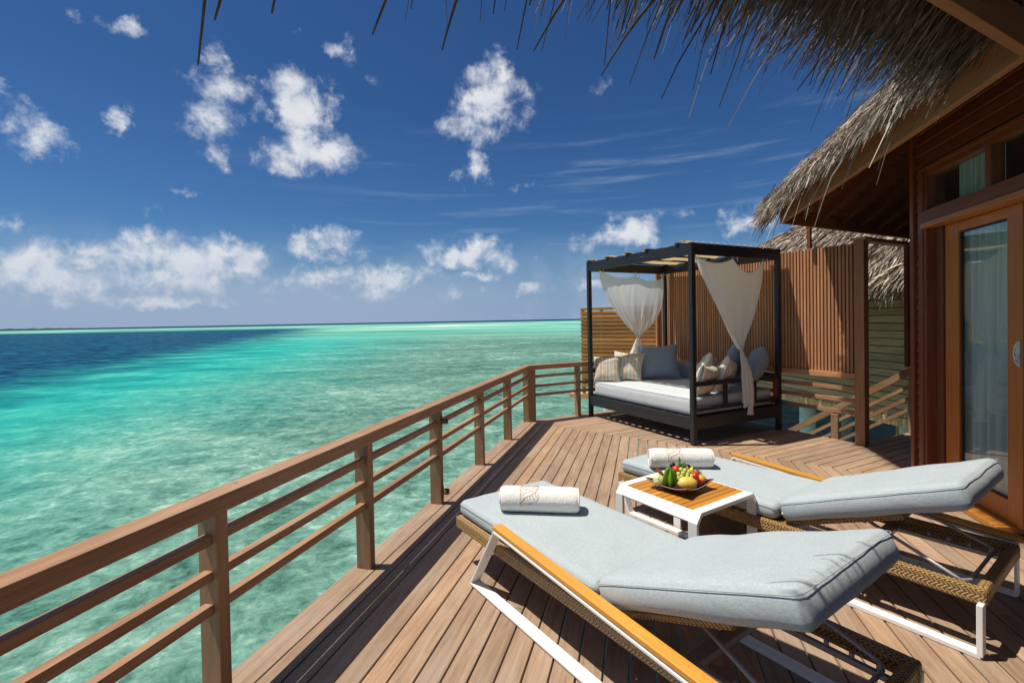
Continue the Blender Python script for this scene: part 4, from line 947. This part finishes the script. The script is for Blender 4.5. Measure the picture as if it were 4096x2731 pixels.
# curtains gathered and knotted
def curtain(cm, yk, x0, xm, x1, ztop, zts, g, gz, tail, label, pl, pr, sag, nf, seed, gw=.05, tw=.12):
    q = MB(); ns, nt = 120, 64; P = []
    def top(s):
        a = (xm - x0) / (x1 - x0)
        if s < a: q_ = s / a; i = 0
        else: q_ = (s - a) / (1 - a); i = 1
        x = x0 + (x1 - x0) * s; z = zts[i] + (zts[i + 1] - zts[i]) * q_ - sag[i] * (1 - (2 * q_ - 1) ** 2)
        return x, z
    for i in range(ns):
        s = i / (ns - 1); xt, zt = top(s); pe = pl + (pr - pl) * s; row = []
        for j in range(nt):
            t_ = j / (nt - 1); e = t_ ** pe
            # edges pull in later than the middle, the cloth swings towards the knot
            x = xt + (g + (s - .5) * gw - xt) * e; z = zt + (gz - zt) * t_
            amp = .003 + .045 * t_ ** 2.4 * (1 - .55 * t_ ** 6)
            y = yk + amp * 2.1 * (mnoise.noise((s * nf * .9, t_ * .8, seed)) + .5 * mnoise.noise((s * nf * 2.1, t_ * 1.2, seed + 5))) + .012 * mnoise.noise((s * 9, t_ * 2, seed)) * (1 - e)
            y += .05 * math.sin(math.pi * t_) * math.sin(math.pi * s)
            row.append(BP(x, y * 1.0, z))
        P.append(row)
    q.grid(P, lambda i, j: (i * .016, j * .02))
    # tail below the knot
    P = []; nt2 = 34
    for i in range(ns):
        s = i / (ns - 1); row = []; a = 2 * math.pi * s * 1.0
        for j in range(nt2):
            t_ = j / (nt2 - 1); k_ = t_ * (len(tail) - 1); i0 = min(int(k_), len(tail) - 2); fr_ = k_ - i0
            cx = tail[i0][0] + (tail[i0 + 1][0] - tail[i0][0]) * fr_; cy = tail[i0][1] + (tail[i0 + 1][1] - tail[i0][1]) * fr_; cz = tail[i0][2] + (tail[i0 + 1][2] - tail[i0][2]) * fr_
            wd = .018 + (tw - .018) * min(1, t_ * 2.2) ** .7
            rad = wd * (1 + .28 * math.sin(a * 7 + seed)) ; zz = cz - .03 * t_ * math.sin(a * 3 + seed)
            row.append(BP(cx + rad * math.cos(a) * .62, cy + rad * math.sin(a) * .34, zz))
        P.append(row)
    q.grid(P, lambda i, j: (i * .006, j * .02))
    o = q.build('bed_curtain', M[cm]); tag(o, label, 'curtain', 'curtains of the canopy bed')
    q = MB()
    for zz in (-.008, .004): q.tube([BP(g + .026 * math.cos(a), yk + .03 * math.sin(a), gz + zz) for a in np.linspace(0, 2 * math.pi, 14)], .0045, 6, cap=False)
    q.tube([BP(g - .02, yk - .03, gz), BP(g - .05, yk - .05, gz + .03), BP(g - .06, yk - .05, gz - .02), BP(g - .03, yk - .04, gz)], .0035, 6)
    q.tube([BP(g - .02, yk - .03, gz), BP(g - .045, yk - .05, gz - .10), BP(g - .05, yk - .05, gz - .2)], .005, 6)
    q.build('tie_cord', M['terry'], None).parent = o
    q = MB()
    for (x, z) in ((x0 + .005, zts[0]), (xm, zts[1]), (x1 - .005, zts[2])):
        q.tube([BP(x, yk, z), BP(x, yk - .005, 2.235)], .004, 6)
        q.tube([BP(x, yk - .01, z + .035), BP(x - .045, yk - .02, z + .045), BP(x - .05, yk - .02, z + .02), BP(x, yk - .015, z + .033), BP(x + .045, yk - .02, z + .05), BP(x + .06, yk - .02, z - .03)], .0038, 6)
    q.build('tie_loop', M['terry'], None).parent = o
    # hem cord along the top
    q = MB(); q.tube([BP(top(s)[0], yk, top(s)[1] + .002) for s in np.linspace(0, 1, 40)], .0042, 6); q.build('top_hem', M['terry'], None).parent = o
    return o
curtain('sheer', 2.0, .20, .92, 1.52, 2.2, (2.24, 2.165, 2.16), .965, 1.205, [(.965, 2.0, 1.20), (.88, 1.95, 1.02), (.74, 1.88, .82), (.70, 1.85, .66)], 'left sheer white bed curtain, knotted in the middle, golden fence showing through', 1.9, 3.4, (.07, .07), 9, 1., tw=.13)
curtain('cotton', .028, .065, .73, 1.30, 2.2, (2.222, 2.20, 2.21), .855, 1.09, [(.855, .02, 1.085), (.875, -.035, .82), (.89, -.045, .55), (.885, -.045, .40)], 'right sheer white bed curtain, tied low, its tail hanging over the side rail', 1.12, 1.7, (.075, .17), 10, 4., tw=.115)
q = MB(); P = []
for i in range(16):
    a = 2 * math.pi * i / 15
    P.append([BP(.925 + (.02 + .035 * k / 4) * math.cos(a) * (1 + .2 * math.sin(3 * a)), -.05 + .025 * math.sin(a), .42 - .035 * k) for k in range(5)])
q.grid(P); o = q.build('knotted_curtain_end', M['sheer']); o.parent = bpy.data.objects['bed_curtain.001']

# ------------------------------------------------------------------ sun loungers
def lounger(loc, th, arm_v, label):
    rz = -th; F = frame(loc, rz)     # X = across (v), Y = towards the foot (u)
    o = thing('sun_lounger', loc, label, 'sun lounger', 'rattan sun loungers on the deck', rz=rz)
    def Pn(u, v, z): return FP(F, v, u, z)
    L, Wd = 2.104, .754; sgn = 1 if arm_v > 0 else -1
    def bx_(nm, mt, u0, u1, v0, v1, z0, z1, bev=.003):
        q = MB(); q.abox(v0, v1, u0, u1, z0, z1, F); return q.build(nm, M[mt], o, bevel=bev)
    v0, v1, wt = .02, Wd - .02, .045
    bx_('rattan_side', 'rattan', .0, L, v0, v0 + wt, .218, .291, .012); bx_('rattan_side', 'rattan', .0, L, v1 - wt, v1, .218, .291, .012)
    bx_('rattan_head_rail', 'rattan', .001, wt, v0 + wt - .004, v1 - wt + .004, .219, .290, .012); bx_('rattan_foot_rail', 'rattan', L - wt, L - .001, v0 + wt - .004, v1 - wt + .004, .219, .290, .012)
    bx_('cross_beam', 'strut', .49, .55, v0 + wt, v1 - wt, .215, .242); bx_('cross_beam', 'strut', 1.3, 1.36, v0 + wt, v1 - wt, .235, .262)
    bx_('seat_deck', 'rattan', .86, L - wt, v0 + wt, v1 - wt, .268, .286, .0)
    for v in (.14, .615):
        r_ = bx_('notch_rail', 'strut', wt - .004, .49, v, v + .022, .222, .244)
        for u in (.344, .261, .177, .093):
            q = MB(); q.tube([Pn(u, v + .011, .244), Pn(u, v + .011, .262), Pn(u, v + .011, .267)], [.009, .009, .005], 12); q.build('notch_pin', M['strut'], o).parent = r_
    # backrest
    be = math.atan2(.315, .79); h0 = Pn(.865, 0, .296)
    bdir = (-F[2] * math.cos(be) + Z3 * math.sin(be)); bn = (F[2] * math.sin(be) + Z3 * math.cos(be))
    FBk = (h0 + F[1] * Wd / 2, F[1], bdir, bn)
    q = MB(); q.abox(-.31, .31, .0, .60, -.028, .0, FBk); q.build('rattan_backrest', M['rattan'], o, bevel=.008)
    q = MB()
    a_ = FP(FBk, -.235, .40, -.03); b_ = Pn(.10, .10, .272); c_ = Pn(.075, .14, .272); d_ = Pn(.075, .60, .272); e_ = Pn(.10, .64, .272); f_ = FP(FBk, .235, .40, -.03)
    q.tube([a_, b_.lerp(a_, .06), b_, c_, d_, e_, e_.lerp(f_, .06), f_], .0085, 10); q.build('support_strut', M['strut'], o)
    q = MB()
    for pp in (a_, f_): q.tube([pp - F[1] * .03, pp + F[1] * .03], .013, 10)
    q.build('strut_hinge', M['strut'], o)
    # frames of flat white bar
    bar = .054
    def plate(nm, pts, va, vb_, th_=.013, mt='white'):
        q = MB()
        for i in range(len(pts) - 1):
            (u0_, z0_), (u1_, z1_) = pts[i], pts[i + 1]; p0 = Pn(u0_, (va + vb_) / 2, z0_); p1 = Pn(u1_, (va + vb_) / 2, z1_)
            dv = (p1 - p0).normalized(); nn_ = dv.cross(F[1]).normalized()
            q.box((p0 + p1) / 2, (dv, F[1], nn_), ((p1 - p0).length / 2 + .004 * (i % 2), abs(vb_ - va) / 2 - .0008 * (i % 2), th_ / 2))
        return q.build(nm, M[mt], o, bevel=.003)
    if arm_v > 0: va, vb_ = Wd - .019, Wd + .044; na, nb = -.002, .019
    else: va, vb_ = -.044, .019; na, nb = Wd - .019, Wd + .002
    plate('arm_frame', [(.018, .012), (1.818, .012), (1.562, .392), (.02, .285), (.018, .012)], va, vb_)
    F2 = [(1.575, .4035), (-.01, .298)]
    q = MB(); p0 = Pn(F2[0][0], (va + vb_) / 2 , F2[0][1] + .009); p1 = Pn(F2[1][0], (va + vb_) / 2, F2[1][1] + .009); dv = (p1 - p0).normalized()
    q.box((p0 + p1) / 2, (dv, F[1], dv.cross(F[1])), ((p1 - p0).length / 2, .0285, .0115)); q.build('armrest', M['teak'], o, bevel=.004)
    mid = (na + nb) / 2; plate('sled_frame', [(.018, .235), (.018, .012), (1.965, .012), (2.05, .235)], mid - bar / 2, mid + bar / 2, .022)
    for (u, vv) in ((.10, mid), (1.85, mid), (.10, (va + vb_) / 2), (1.7, (va + vb_) / 2)):
        q = MB(); q.abox(vv - .018, vv + .018, u, u + .11, .0, .006, F); q.build('foot_pad', M['rubber'], o)
    # cushions
    Fs = (Pn(1.496, Wd / 2, .3390), F[1], F[2], Z3)
    q = MB(); cushion(q, Fs, .338, .600, .0480, .038, (24, 48, 5), .003, .0045, 5 + arm_v); so = q.build('seat_cushion', M['blue'], o, weld=True)
    rim(Fs, .338, .600, .026, .038, .0016, inset=-.0015).build('piping', M['seam'], so)
    Fk = (h0 + F[1] * Wd / 2 + bdir * .450 + bn * .061, F[1], bdir, bn)
    q = MB(); cushion(q, Fk, .345, .435, .058, .034, (24, 36, 6), .012, .0065, 11 + arm_v); bo = q.build('back_cushion', M['blue'], o, weld=True)
    rim(Fk, .345, .435, .043, .034, .0017, inset=-.0028).build('piping', M['seam'], bo)
    q = MB(); q.tube([Pn(.868, .06, .372), Pn(.872, .3, .384), Pn(.866, .5, .384), Pn(.868, .69, .374)], .007, 8); q.build('hinge_piping_shade', M['seam'], so)  # piping toned dark, shade of the seat fold put into its colour
    q = MB(); q.tube([Pn(.85, .045, .33), Pn(.85, .03, .345), Pn(.86, .035, .36), Pn(.87, .045, .34)], .0035, 6); q.build('zip_pull', M['steel'], so)
    return o, F, Pn
l1, FL1, PL1 = lounger(Vector((.804, 1.2375, 0)), R(-34.6), -1, 'nearest rattan sun lounger, its orange wooden armrest on the seaward side')
l2, FL2, PL2 = lounger(Vector((2.013, 2.046, 0)), R(-35.4), 1, 'further rattan sun lounger, between the side table and the villa door')

# ------------------------------------------------------------------ rolled towels
def towel(c0, c1, label, flip=1):
    """c0, c1 ends of the axis"""
    c0 = Vector(c0); c1 = Vector(c1); ax = (c1 - c0).normalized(); L = (c1 - c0).length; sd = ax.cross(Z3).normalized(); R0 = .074
    o = thing('rolled_towel', (c0 + c1) / 2 - Z3 * R0, label, 'towel', 'rolled towels on the loungers')
    q = MB(); nu, nv = 110, 72; P = []
    for i in range(nu):
        s = i / (nu - 1); e = min(s, 1 - s) * L; rr_ = R0 * (1 - .10 * math.exp(-e / .012)) if e > 0 else R0 * .88
        row = []
        for j in range(nv):
            a = 2 * math.pi * j / (nv - 1); rad = rr_ * (1 + .03 * math.sin(a * 1 + 2 * s)) + .0014 * mnoise.noise((s * 50, math.cos(a) * 8, math.sin(a) * 8)) + .0007 * rng.normal() * .7
            if j in (0, nv - 1): rad = rr_
            zf = math.sin(a); y = rad * math.cos(a) * 1.04; z = rad * zf * (.93 if zf < 0 else .98)
            row.append(c0 + ax * (s * L) + sd * y + Z3 * z)
        P.append(row)
    q.grid(P, lambda i, j: (i * .004, j * .006)); q.build('terry_roll', M['terry'], o)
    # spiral ends
    for end, sg in ((c0, -1), (c1, 1)):
        q = MB(); pts = []; rows = []
        for k in range(140):
            a = k / 139 * 2 * math.pi * 4.2; rad = R0 * .93 * (1 - k / 139 * .88); pts.append(end + sd * rad * math.cos(a) + Z3 * rad * math.sin(a) * .95 + ax * sg * (.001 + .0015 * math.sin(a * 3)))
        q.tube(pts, .0062, 6); q.build('spiral_end', M['terry'], o)
        q = MB(); rows = [[end + (sd * math.cos(a) + Z3 * math.sin(a) * .95) * R0 * .9 * f_ for a in np.linspace(0, 2 * math.pi, 33)] for f_ in (1, .001)]
        q.grid(rows, smooth=False); q.build('end_fold', M['terry'], o)
    # embroidered shell emblem: x along the roll, y round it
    ex0 = .115; ew = .105; a_lo, a_hi = R(-12), R(108)
    def E(x, y):
        a = a_lo + (a_hi - a_lo) * y; rad = R0 * (1.0 if math.sin(a) > 0 else .97) + .0022
        return c0 + ax * (ex0 + ew * x) + sd * flip * rad * math.cos(a) * 1.04 + Z3 * rad * math.sin(a) * .985
    def line(fn, n_=26):
        q.tube([E(*fn(k / n_)) for k in range(n_ + 1)], .0011, 5)
    q = MB(); line(lambda t_: (0.0, 1 - t_))
    def up_curve(y0, y1, x1): return lambda t_: (x1 * t_, y0 + (y1 - y0) * (t_ ** .62) + .035 * math.sin(2 * math.pi * t_))
    for (y0, y1, x1) in ((.86, 1.02, .45), (.72, 1.0, .86), (.56, .94, .98), (.40, .84, 1.0), (.24, .72, .97), (.04, .56, .86)): line(up_curve(y0, y1, x1))
    line(lambda t_: (.84 + .17 * math.sin(math.pi * t_), 1.0 - .44 * t_))
    line(lambda t_: (.84 + .20 * math.sin(math.pi * min(1, t_ * 1.0)) - .22 * t_ ** 3, .56 - .46 * t_)); line(lambda t_: (.62 - .62 * t_, .10 - .10 * t_ + .02 * math.sin(math.pi * t_)))
    for k in range(6):
        xs = .10 + .15 * k; ys = .04 + .52 * (xs / .86) ** .62 + .035 * math.sin(2 * math.pi * xs / .86)
        xe = .30 + .125 * k; ye = .05 + .012 * k * k
        line(lambda t_: (xs + (xe - xs) * t_ - .10 * math.sin(math.pi * t_) * (1 - t_), ys + (ye - ys) * t_ - .04 * math.sin(math.pi * t_)), 14)
    q.build('gold_emblem', M['gold'], o)
    return o
tz1 = .387 + .066; tz2 = .387 + .066
towel((-.078, 2.815, tz1), (.364, 2.765, tz1), 'rolled white towel with gold shell embroidery on the nearest lounger')
towel((1.008, 3.565, tz2), (1.452, 3.545, tz2), 'rolled white towel with gold shell embroidery on the further lounger, behind the fruit')

# ------------------------------------------------------------------ side table
TO = Vector((1.0347, 2.6753, 0)); tth = R(-33.1); FT = frame(TO, -tth)     # X = v, Y = u
tb = thing('side_table', TO, 'low white metal side table with orange slatted wooden top between the loungers', 'side table', rz=-tth)
prof = [(-.032, .0), (-.032, .348), (.010, .398), (.530, .398), (.568, .348), (.568, 0), (.548, 0), (.548, .336), (.520, .376), (.020, .376), (-.012, .336), (-.012, 0)]
def prof_ex(u0, u1, nm):
    q = MB(); n_ = len(prof)
    ring = [[FP(FT, v, u, z + .001) for v, z in prof] for u in (u0, u1)]
    quads = [(0, 1, 10, 11), (1, 2, 9, 10), (2, 3, 8, 9), (3, 4, 7, 8), (4, 5, 6, 7)]
    base = len(q.v); q.v += ring[0] + ring[1]
    for a, b, c, d_ in quads:
        q.f.append([base + a, base + b, base + c, base + d_]); q.f.append([base + n_ + d_, base + n_ + c, base + n_ + b, base + n_ + a]); q.uv += [[(0, 0)] * 4] * 2; q.r += [.5] * 2; q.sm += [False] * 2
    for i in range(n_):
        j = (i + 1) % n_; q.f.append([base + i, base + n_ + i, base + n_ + j, base + j]); q.uv.append([(0, 0)] * 4); q.r.append(.5); q.sm.append(False)
    q.build(nm, M['white'], tb, bevel=.003, weld=True)
prof_ex(0, .060, 'leg_frame'); prof_ex(.562, .622, 'leg_frame')
for (va, za, vb2, zb) in ((-.0315, .3485, .0095, .3985), (.5675, .3485, .5305, .3985)):
    q = MB(); p0 = FP(FT, (va + vb2) / 2, .0605, (za + zb) / 2); p1 = FP(FT, (va + vb2) / 2, .5615, (za + zb) / 2); dd = (FT[1] * (vb2 - va) + Z3 * (zb - za)).normalized()
    nn_ = FT[2].cross(dd).normalized(); inward = nn_ * (-1 if nn_.z > 0 else 1)
    q.box((p0 + p1) / 2 + inward * .010, (FT[2], dd, nn_), (.2505, .0325, .0095)); q.build('side_rail', M['white'], tb, bevel=.003)
q = MB(); k = 0
while k < 11: u = .0635 + k * .0453; q.abox(.0135, .5265, u, u + .0405, .380, .3975, FT); k += 1
q.build('wood_slats', M['table'], tb, bevel=.0018)
q = MB(); q.abox(.10, .14, .0605, .5615, .358, .3785, FT); q.abox(.40, .44, .0605, .5615, .358, .3785, FT); q.build('under_rail', M['white'], tb)

tb.location = (1.0065, 2.6023, 0); tb.scale = (.9727, .9727, 1.078)
# ------------------------------------------------------------------ fruit on a dark plate
PC = Vector((1.0303, 2.9985, .4315))
ry = R(4)
def sq_plate():
    q = MB(); P = []
    n_ = 44; hs = .145
    for i in range(n_ + 1):
        row = []
        for j in range(n_ + 1):
            u = -1 + 2 * i / n_; v = -1 + 2 * j / n_; r_ = max(abs(u), abs(v)); c_ = abs(u * v)
            sx_ = u * hs * (1 - .05 * (1 - v * v)); sy_ = v * hs * (1 - .05 * (1 - u * u))
            z = .006 + .030 * max(0, (r_ - .45) / .55) ** 1.7 + .028 * c_ ** 2.2
            row.append((sx_, sy_, z))
        P.append(row)
    return P
ca, sa = math.cos(R(38)), math.sin(R(38))
def PLt(x, y, z): return PC + Vector((x * ca - y * sa, x * sa + y * ca, z))
plo = thing('fruit_plate', PC, 'square dark red glazed plate with upturned corners holding the fruit on the side table', 'plate')
P = sq_plate(); q = MB(); q.grid([[PLt(*p_) for p_ in row] for row in P]); q.grid([[PLt(p_[0] * .985, p_[1] * .985, p_[2] - .006) for p_ in row] for row in P]); q.build('plate', M['plate'], plo)
q = MB(); edge = [P[0][j] for j in range(45)] + [P[i][44] for i in range(45)] + [P[44][44 - j] for j in range(45)] + [P[44 - i][0] for i in range(45)]
q.tube([PLt(p_[0], p_[1], p_[2] - .003) for p_ in edge], .0034, 6, cap=False); q.build('glazed_rim', M['plate'], plo)
q = MB(); q.tube([PLt(p_[0] * 1.003, p_[1] * 1.003, p_[2] + .0005) for p_ in edge], .0012, 5, cap=False); q.build('edge_highlight', M['rim'], plo)  # pale line round the plate, highlight on the glaze put into colour
def FRt(x, y, z): return PC + Vector((x, y, z))
def blob(nm, mt, c, rads, label, cat, group=None, ax=(0, 0, 1), fn=None, par=None, n_=(28, 20)):
    q = MB(); Zx = Vector(ax).normalized(); Xx = Zx.orthogonal().normalized(); Yx = Zx.cross(Xx); P = []
    for i in range(n_[0]):
        a = 2 * math.pi * i / n_[0]; row = []
        for j in range(n_[1] + 1):
            b = math.pi * j / n_[1]; k_ = fn(a, b) if fn else 1.
            row.append(FRt(*c) + Xx * rads[0] * math.sin(b) * math.cos(a) * k_ + Yx * rads[1] * math.sin(b) * math.sin(a) * k_ + Zx * rads[2] * math.cos(b) * (k_ if fn else 1))
        P.append(row)
    q.grid(P, wrapu=True); o = q.build(nm, M[mt], par)
    if label: tag(o, label, cat, group)
    return o
def stem(o, c, d_, L, rad=.002, mt='stem', nm='stem'):
    q = MB(); c = FRt(*c); q.tube([c, c + Vector(d_) * L * .5 + Vector((.002, 0, 0)), c + Vector(d_) * L], rad, 6); q.build(nm, M[mt], None).parent = o
o = blob('guava', 'guava', (-.134, -.02, .056), (.037, .037, .034), 'pale green lobed guava at the left of the fruit plate', 'fruit', ax=(-.3, -.8, .45), fn=lambda a, b: 1 + .05 * math.cos(5 * a) * math.sin(b) - .10 * math.exp(-(b / .35) ** 2))
stem(o, (-.143, -.046, .070), (-.3, -.8, .4), .012, .003)
def starf(a, b): return (.52 + .48 * abs(math.cos(2.5 * a)) ** 1.6) * (1 - .12 * math.cos(2 * b) * 0)
o = blob('starfruit', 'star', (-.076, -.05, .078), (.046, .046, .072), 'bright green ribbed starfruit standing beside the guava', 'fruit', ax=(-.05, -.25, 1), fn=None if False else (lambda a, b: (.50 + .50 * abs(math.cos(2.5 * a)) ** 1.5) if b not in (0,) else 1), n_=(60, 24))
stem(o, (-.08, -.04, .138), (.35, .1, .8), .025, .003, 'leaf')
o = blob('mango', 'mango', (.019, -.072, .050), (.042, .040, .061), 'smooth yellow mango lying at the front of the fruit plate', 'fruit', ax=(1, .05, -.02), fn=lambda a, b: 1 + .05 * math.cos(b) + .03 * math.sin(a))
stem(o, (.062, -.106, .054), (.6, -.7, .1), .006, .004)
for c, lb, sc_ in (((-.008, .03, .099), 'red strawberry above the starfruit, left of the grapes', 1.), ((.100, -.005, .070), 'red strawberry between the grapes and the orange', .9)):
    o = blob('strawberry', 'straw', c, (.023 * sc_, .023 * sc_, .028 * sc_), lb, 'fruit', 'strawberries on the plate', ax=(.3, -.6, -.5), fn=lambda a, b: 1 - .28 * (b / math.pi) ** 2 * -1 if False else 1 - .16 * math.cos(b))
    q = MB()
    for k in range(7):
        a = k * .9; cc = FRt(*c) + Vector((-.004, .010, .020)) * sc_; tip = cc + Vector((math.cos(a) * .018, math.sin(a) * .014, .004)); sd_ = (tip - cc).cross(Z3).normalized() * .004
        q.v += [cc - sd_, cc + sd_, tip]; b0 = len(q.v) - 3; q.f.append([b0, b0 + 1, b0 + 2]); q.uv.append([(0, 0)] * 3); q.r.append(.5); q.sm.append(False)
    q.build('calyx', M['leaf'], None).parent = o
gr = thing('grape_bunch', FRt(.03, 0, .03), 'bunch of pale green grapes in the middle of the fruit plate', 'grapes')
GR = [(.018, .02, .106), (.039, .01, .104), (.069, .02, .092), (-.005, 0, .085), (.022, -.01, .092), (.052, 0, .084), (-.016, -.02, .066), (.005, -.03, .079), (.041, -.02, .077), (.063, -.03, .066), (.03, .03, .085), (.055, .035, .075), (.0, .025, .065), (.03, .01, .06), (.075, .0, .07), (-.01, .02, .05), (.05, .02, .05)]
for c in GR:
    f_ = random.uniform(.0135, .0158); ob = blob('grape', 'grape', c, (f_, f_, f_ * 1.08), None, None, par=gr, n_=(18, 12), ax=(random.uniform(-1, 1), random.uniform(-1, 1), 1))
q = MB(); q.tube([FRt(.02, .02, .09), FRt(.03, .03, .125), FRt(.045, .03, .135)], .0022, 6); q.build('stalk', M['stem'], gr)
for c, lb in (((-.015, .08, .119), 'dark grape at the back left under the green pods'), ((.081, .08, .105), 'dark grape at the back right beside the small banana')):
    o = blob('dark_grape', 'dkgrape', c, (.017, .016, .020), lb, 'fruit', 'dark grapes at the back of the plate', ax=(1, .2, .2)); stem(o, (c[0], c[1] - .002, c[2] - .012), (0, 0, -1), c[2] - .03, .0022)
def banana(c0, c1, c2, rad, lb):
    q = MB(); pts = []
    for k in range(11):
        t_ = k / 10; a = Vector(c0).lerp(Vector(c1), t_); b = Vector(c1).lerp(Vector(c2), t_); pts.append(PC + a.lerp(b, t_))
    q.tube(pts, [rad * (.25 + .75 * math.sin(math.pi * min(1, .12 + t_ * .8)) ** .6) if t_ < .9 else rad * .3 for t_ in [k / 10 for k in range(11)]], 12)
    o = q.build('small_banana', M['yellow']); tag(o, lb, 'fruit', 'small bananas on the plate')
    q = MB(); d_ = (pts[-1] - pts[-2]).normalized(); q.tube([pts[-1], pts[-1] + d_ * .006], rad * .28, 8); q.build('tip', M['stem'], None).parent = o
banana((.075, .05, .06), (.072, .052, .10), (.058, .05, .128), .011, 'small yellow banana tip standing behind the grapes, nearest the green pods')
banana((.085, .01, .055), (.078, .03, .09), (.098, .03, .122), .015, 'small yellow banana standing right of the grapes')
o = blob('orange', 'orange', (.138, .0, .050), (.030, .030, .029), 'small orange at the right end of the fruit plate', 'fruit', fn=lambda a, b: 1 - .06 * math.exp(-(b / .3) ** 2)); stem(o, (.138, 0, .077), (0, 0, 1), .003, .003)
o = blob('plum', 'plum', (.094, -.045, .043), (.031, .030, .029), 'shiny dark red plum between the mango and the orange', 'fruit', ax=(.2, -.3, .9), fn=lambda a, b: 1 - .05 * math.exp(-(a - .2) ** 2 / .05) * math.sin(b)); stem(o, (.097, -.052, .069), (.1, -.2, .9), .008, .0016)
o = blob('rambutan', 'ramb', (.128, .045, .070), (.021, .021, .021), 'small hairy rambutan behind the orange', 'fruit'); q = MB()
for k in range(140):
    d_ = Vector(rng.normal(size=3)).normalized(); c = FRt(.128, .045, .070) + d_ * .020; q.tube([c, c + d_ * .010 + Vector((0, 0, .003)), c + d_ * .015 + Vector((.002, 0, -.001))], [.0009, .0007, .0003], 4)
q.build('hair', M['ramb'], None).parent = o
q = MB(); q.tube([FRt(-.09, .02, .06), FRt(-.105, .028, .085), FRt(-.125, .03, .105), FRt(-.134, .03, .122), FRt(-.130, .03, .132)], [.012, .013, .009, .0045, .002], 10)
o = q.build('red_pod', M['chili']); tag(o, 'pointed rusty red pod sticking up behind the guava', 'fruit')
lf = thing('green_pods', FRt(.02, .05, .05), 'upright cluster of curling fresh green pods topping the fruit plate', 'garnish')
for (b_, m_, e_, w_) in (((.0, .045, .07), (.022, .05, .125), (.020, .055, .178), .010), ((.02, .05, .08), (.05, .05, .16), (.044, .045, .115), .0075), ((.02, .05, .08), (.0, .05, .15), (-.012, .045, .108), .006), ((.03, .055, .09), (.028, .05, .145), (.058, .048, .142), .007), ((.02, .05, .08), (.03, .04, .12), (.035, .035, .10), .008), ((.01, .05, .09), (-.02, .045, .12), (-.040, .04, .098), .006), ((.02, .05, .09), (.045, .05, .13), (.062, .045, .112), .006)):
    q = MB(); pts = []
    for k in range(10):
        t_ = k / 9; a = Vector(b_).lerp(Vector(m_), t_); b = Vector(m_).lerp(Vector(e_), t_); pts.append(PC + a.lerp(b, t_))
    q.tube(pts, [w_ * (.35 + .65 * math.sin(math.pi * (.1 + .85 * k / 9)) ) for k in range(10)], 8); q.build('pod', M['leaf'], lf)
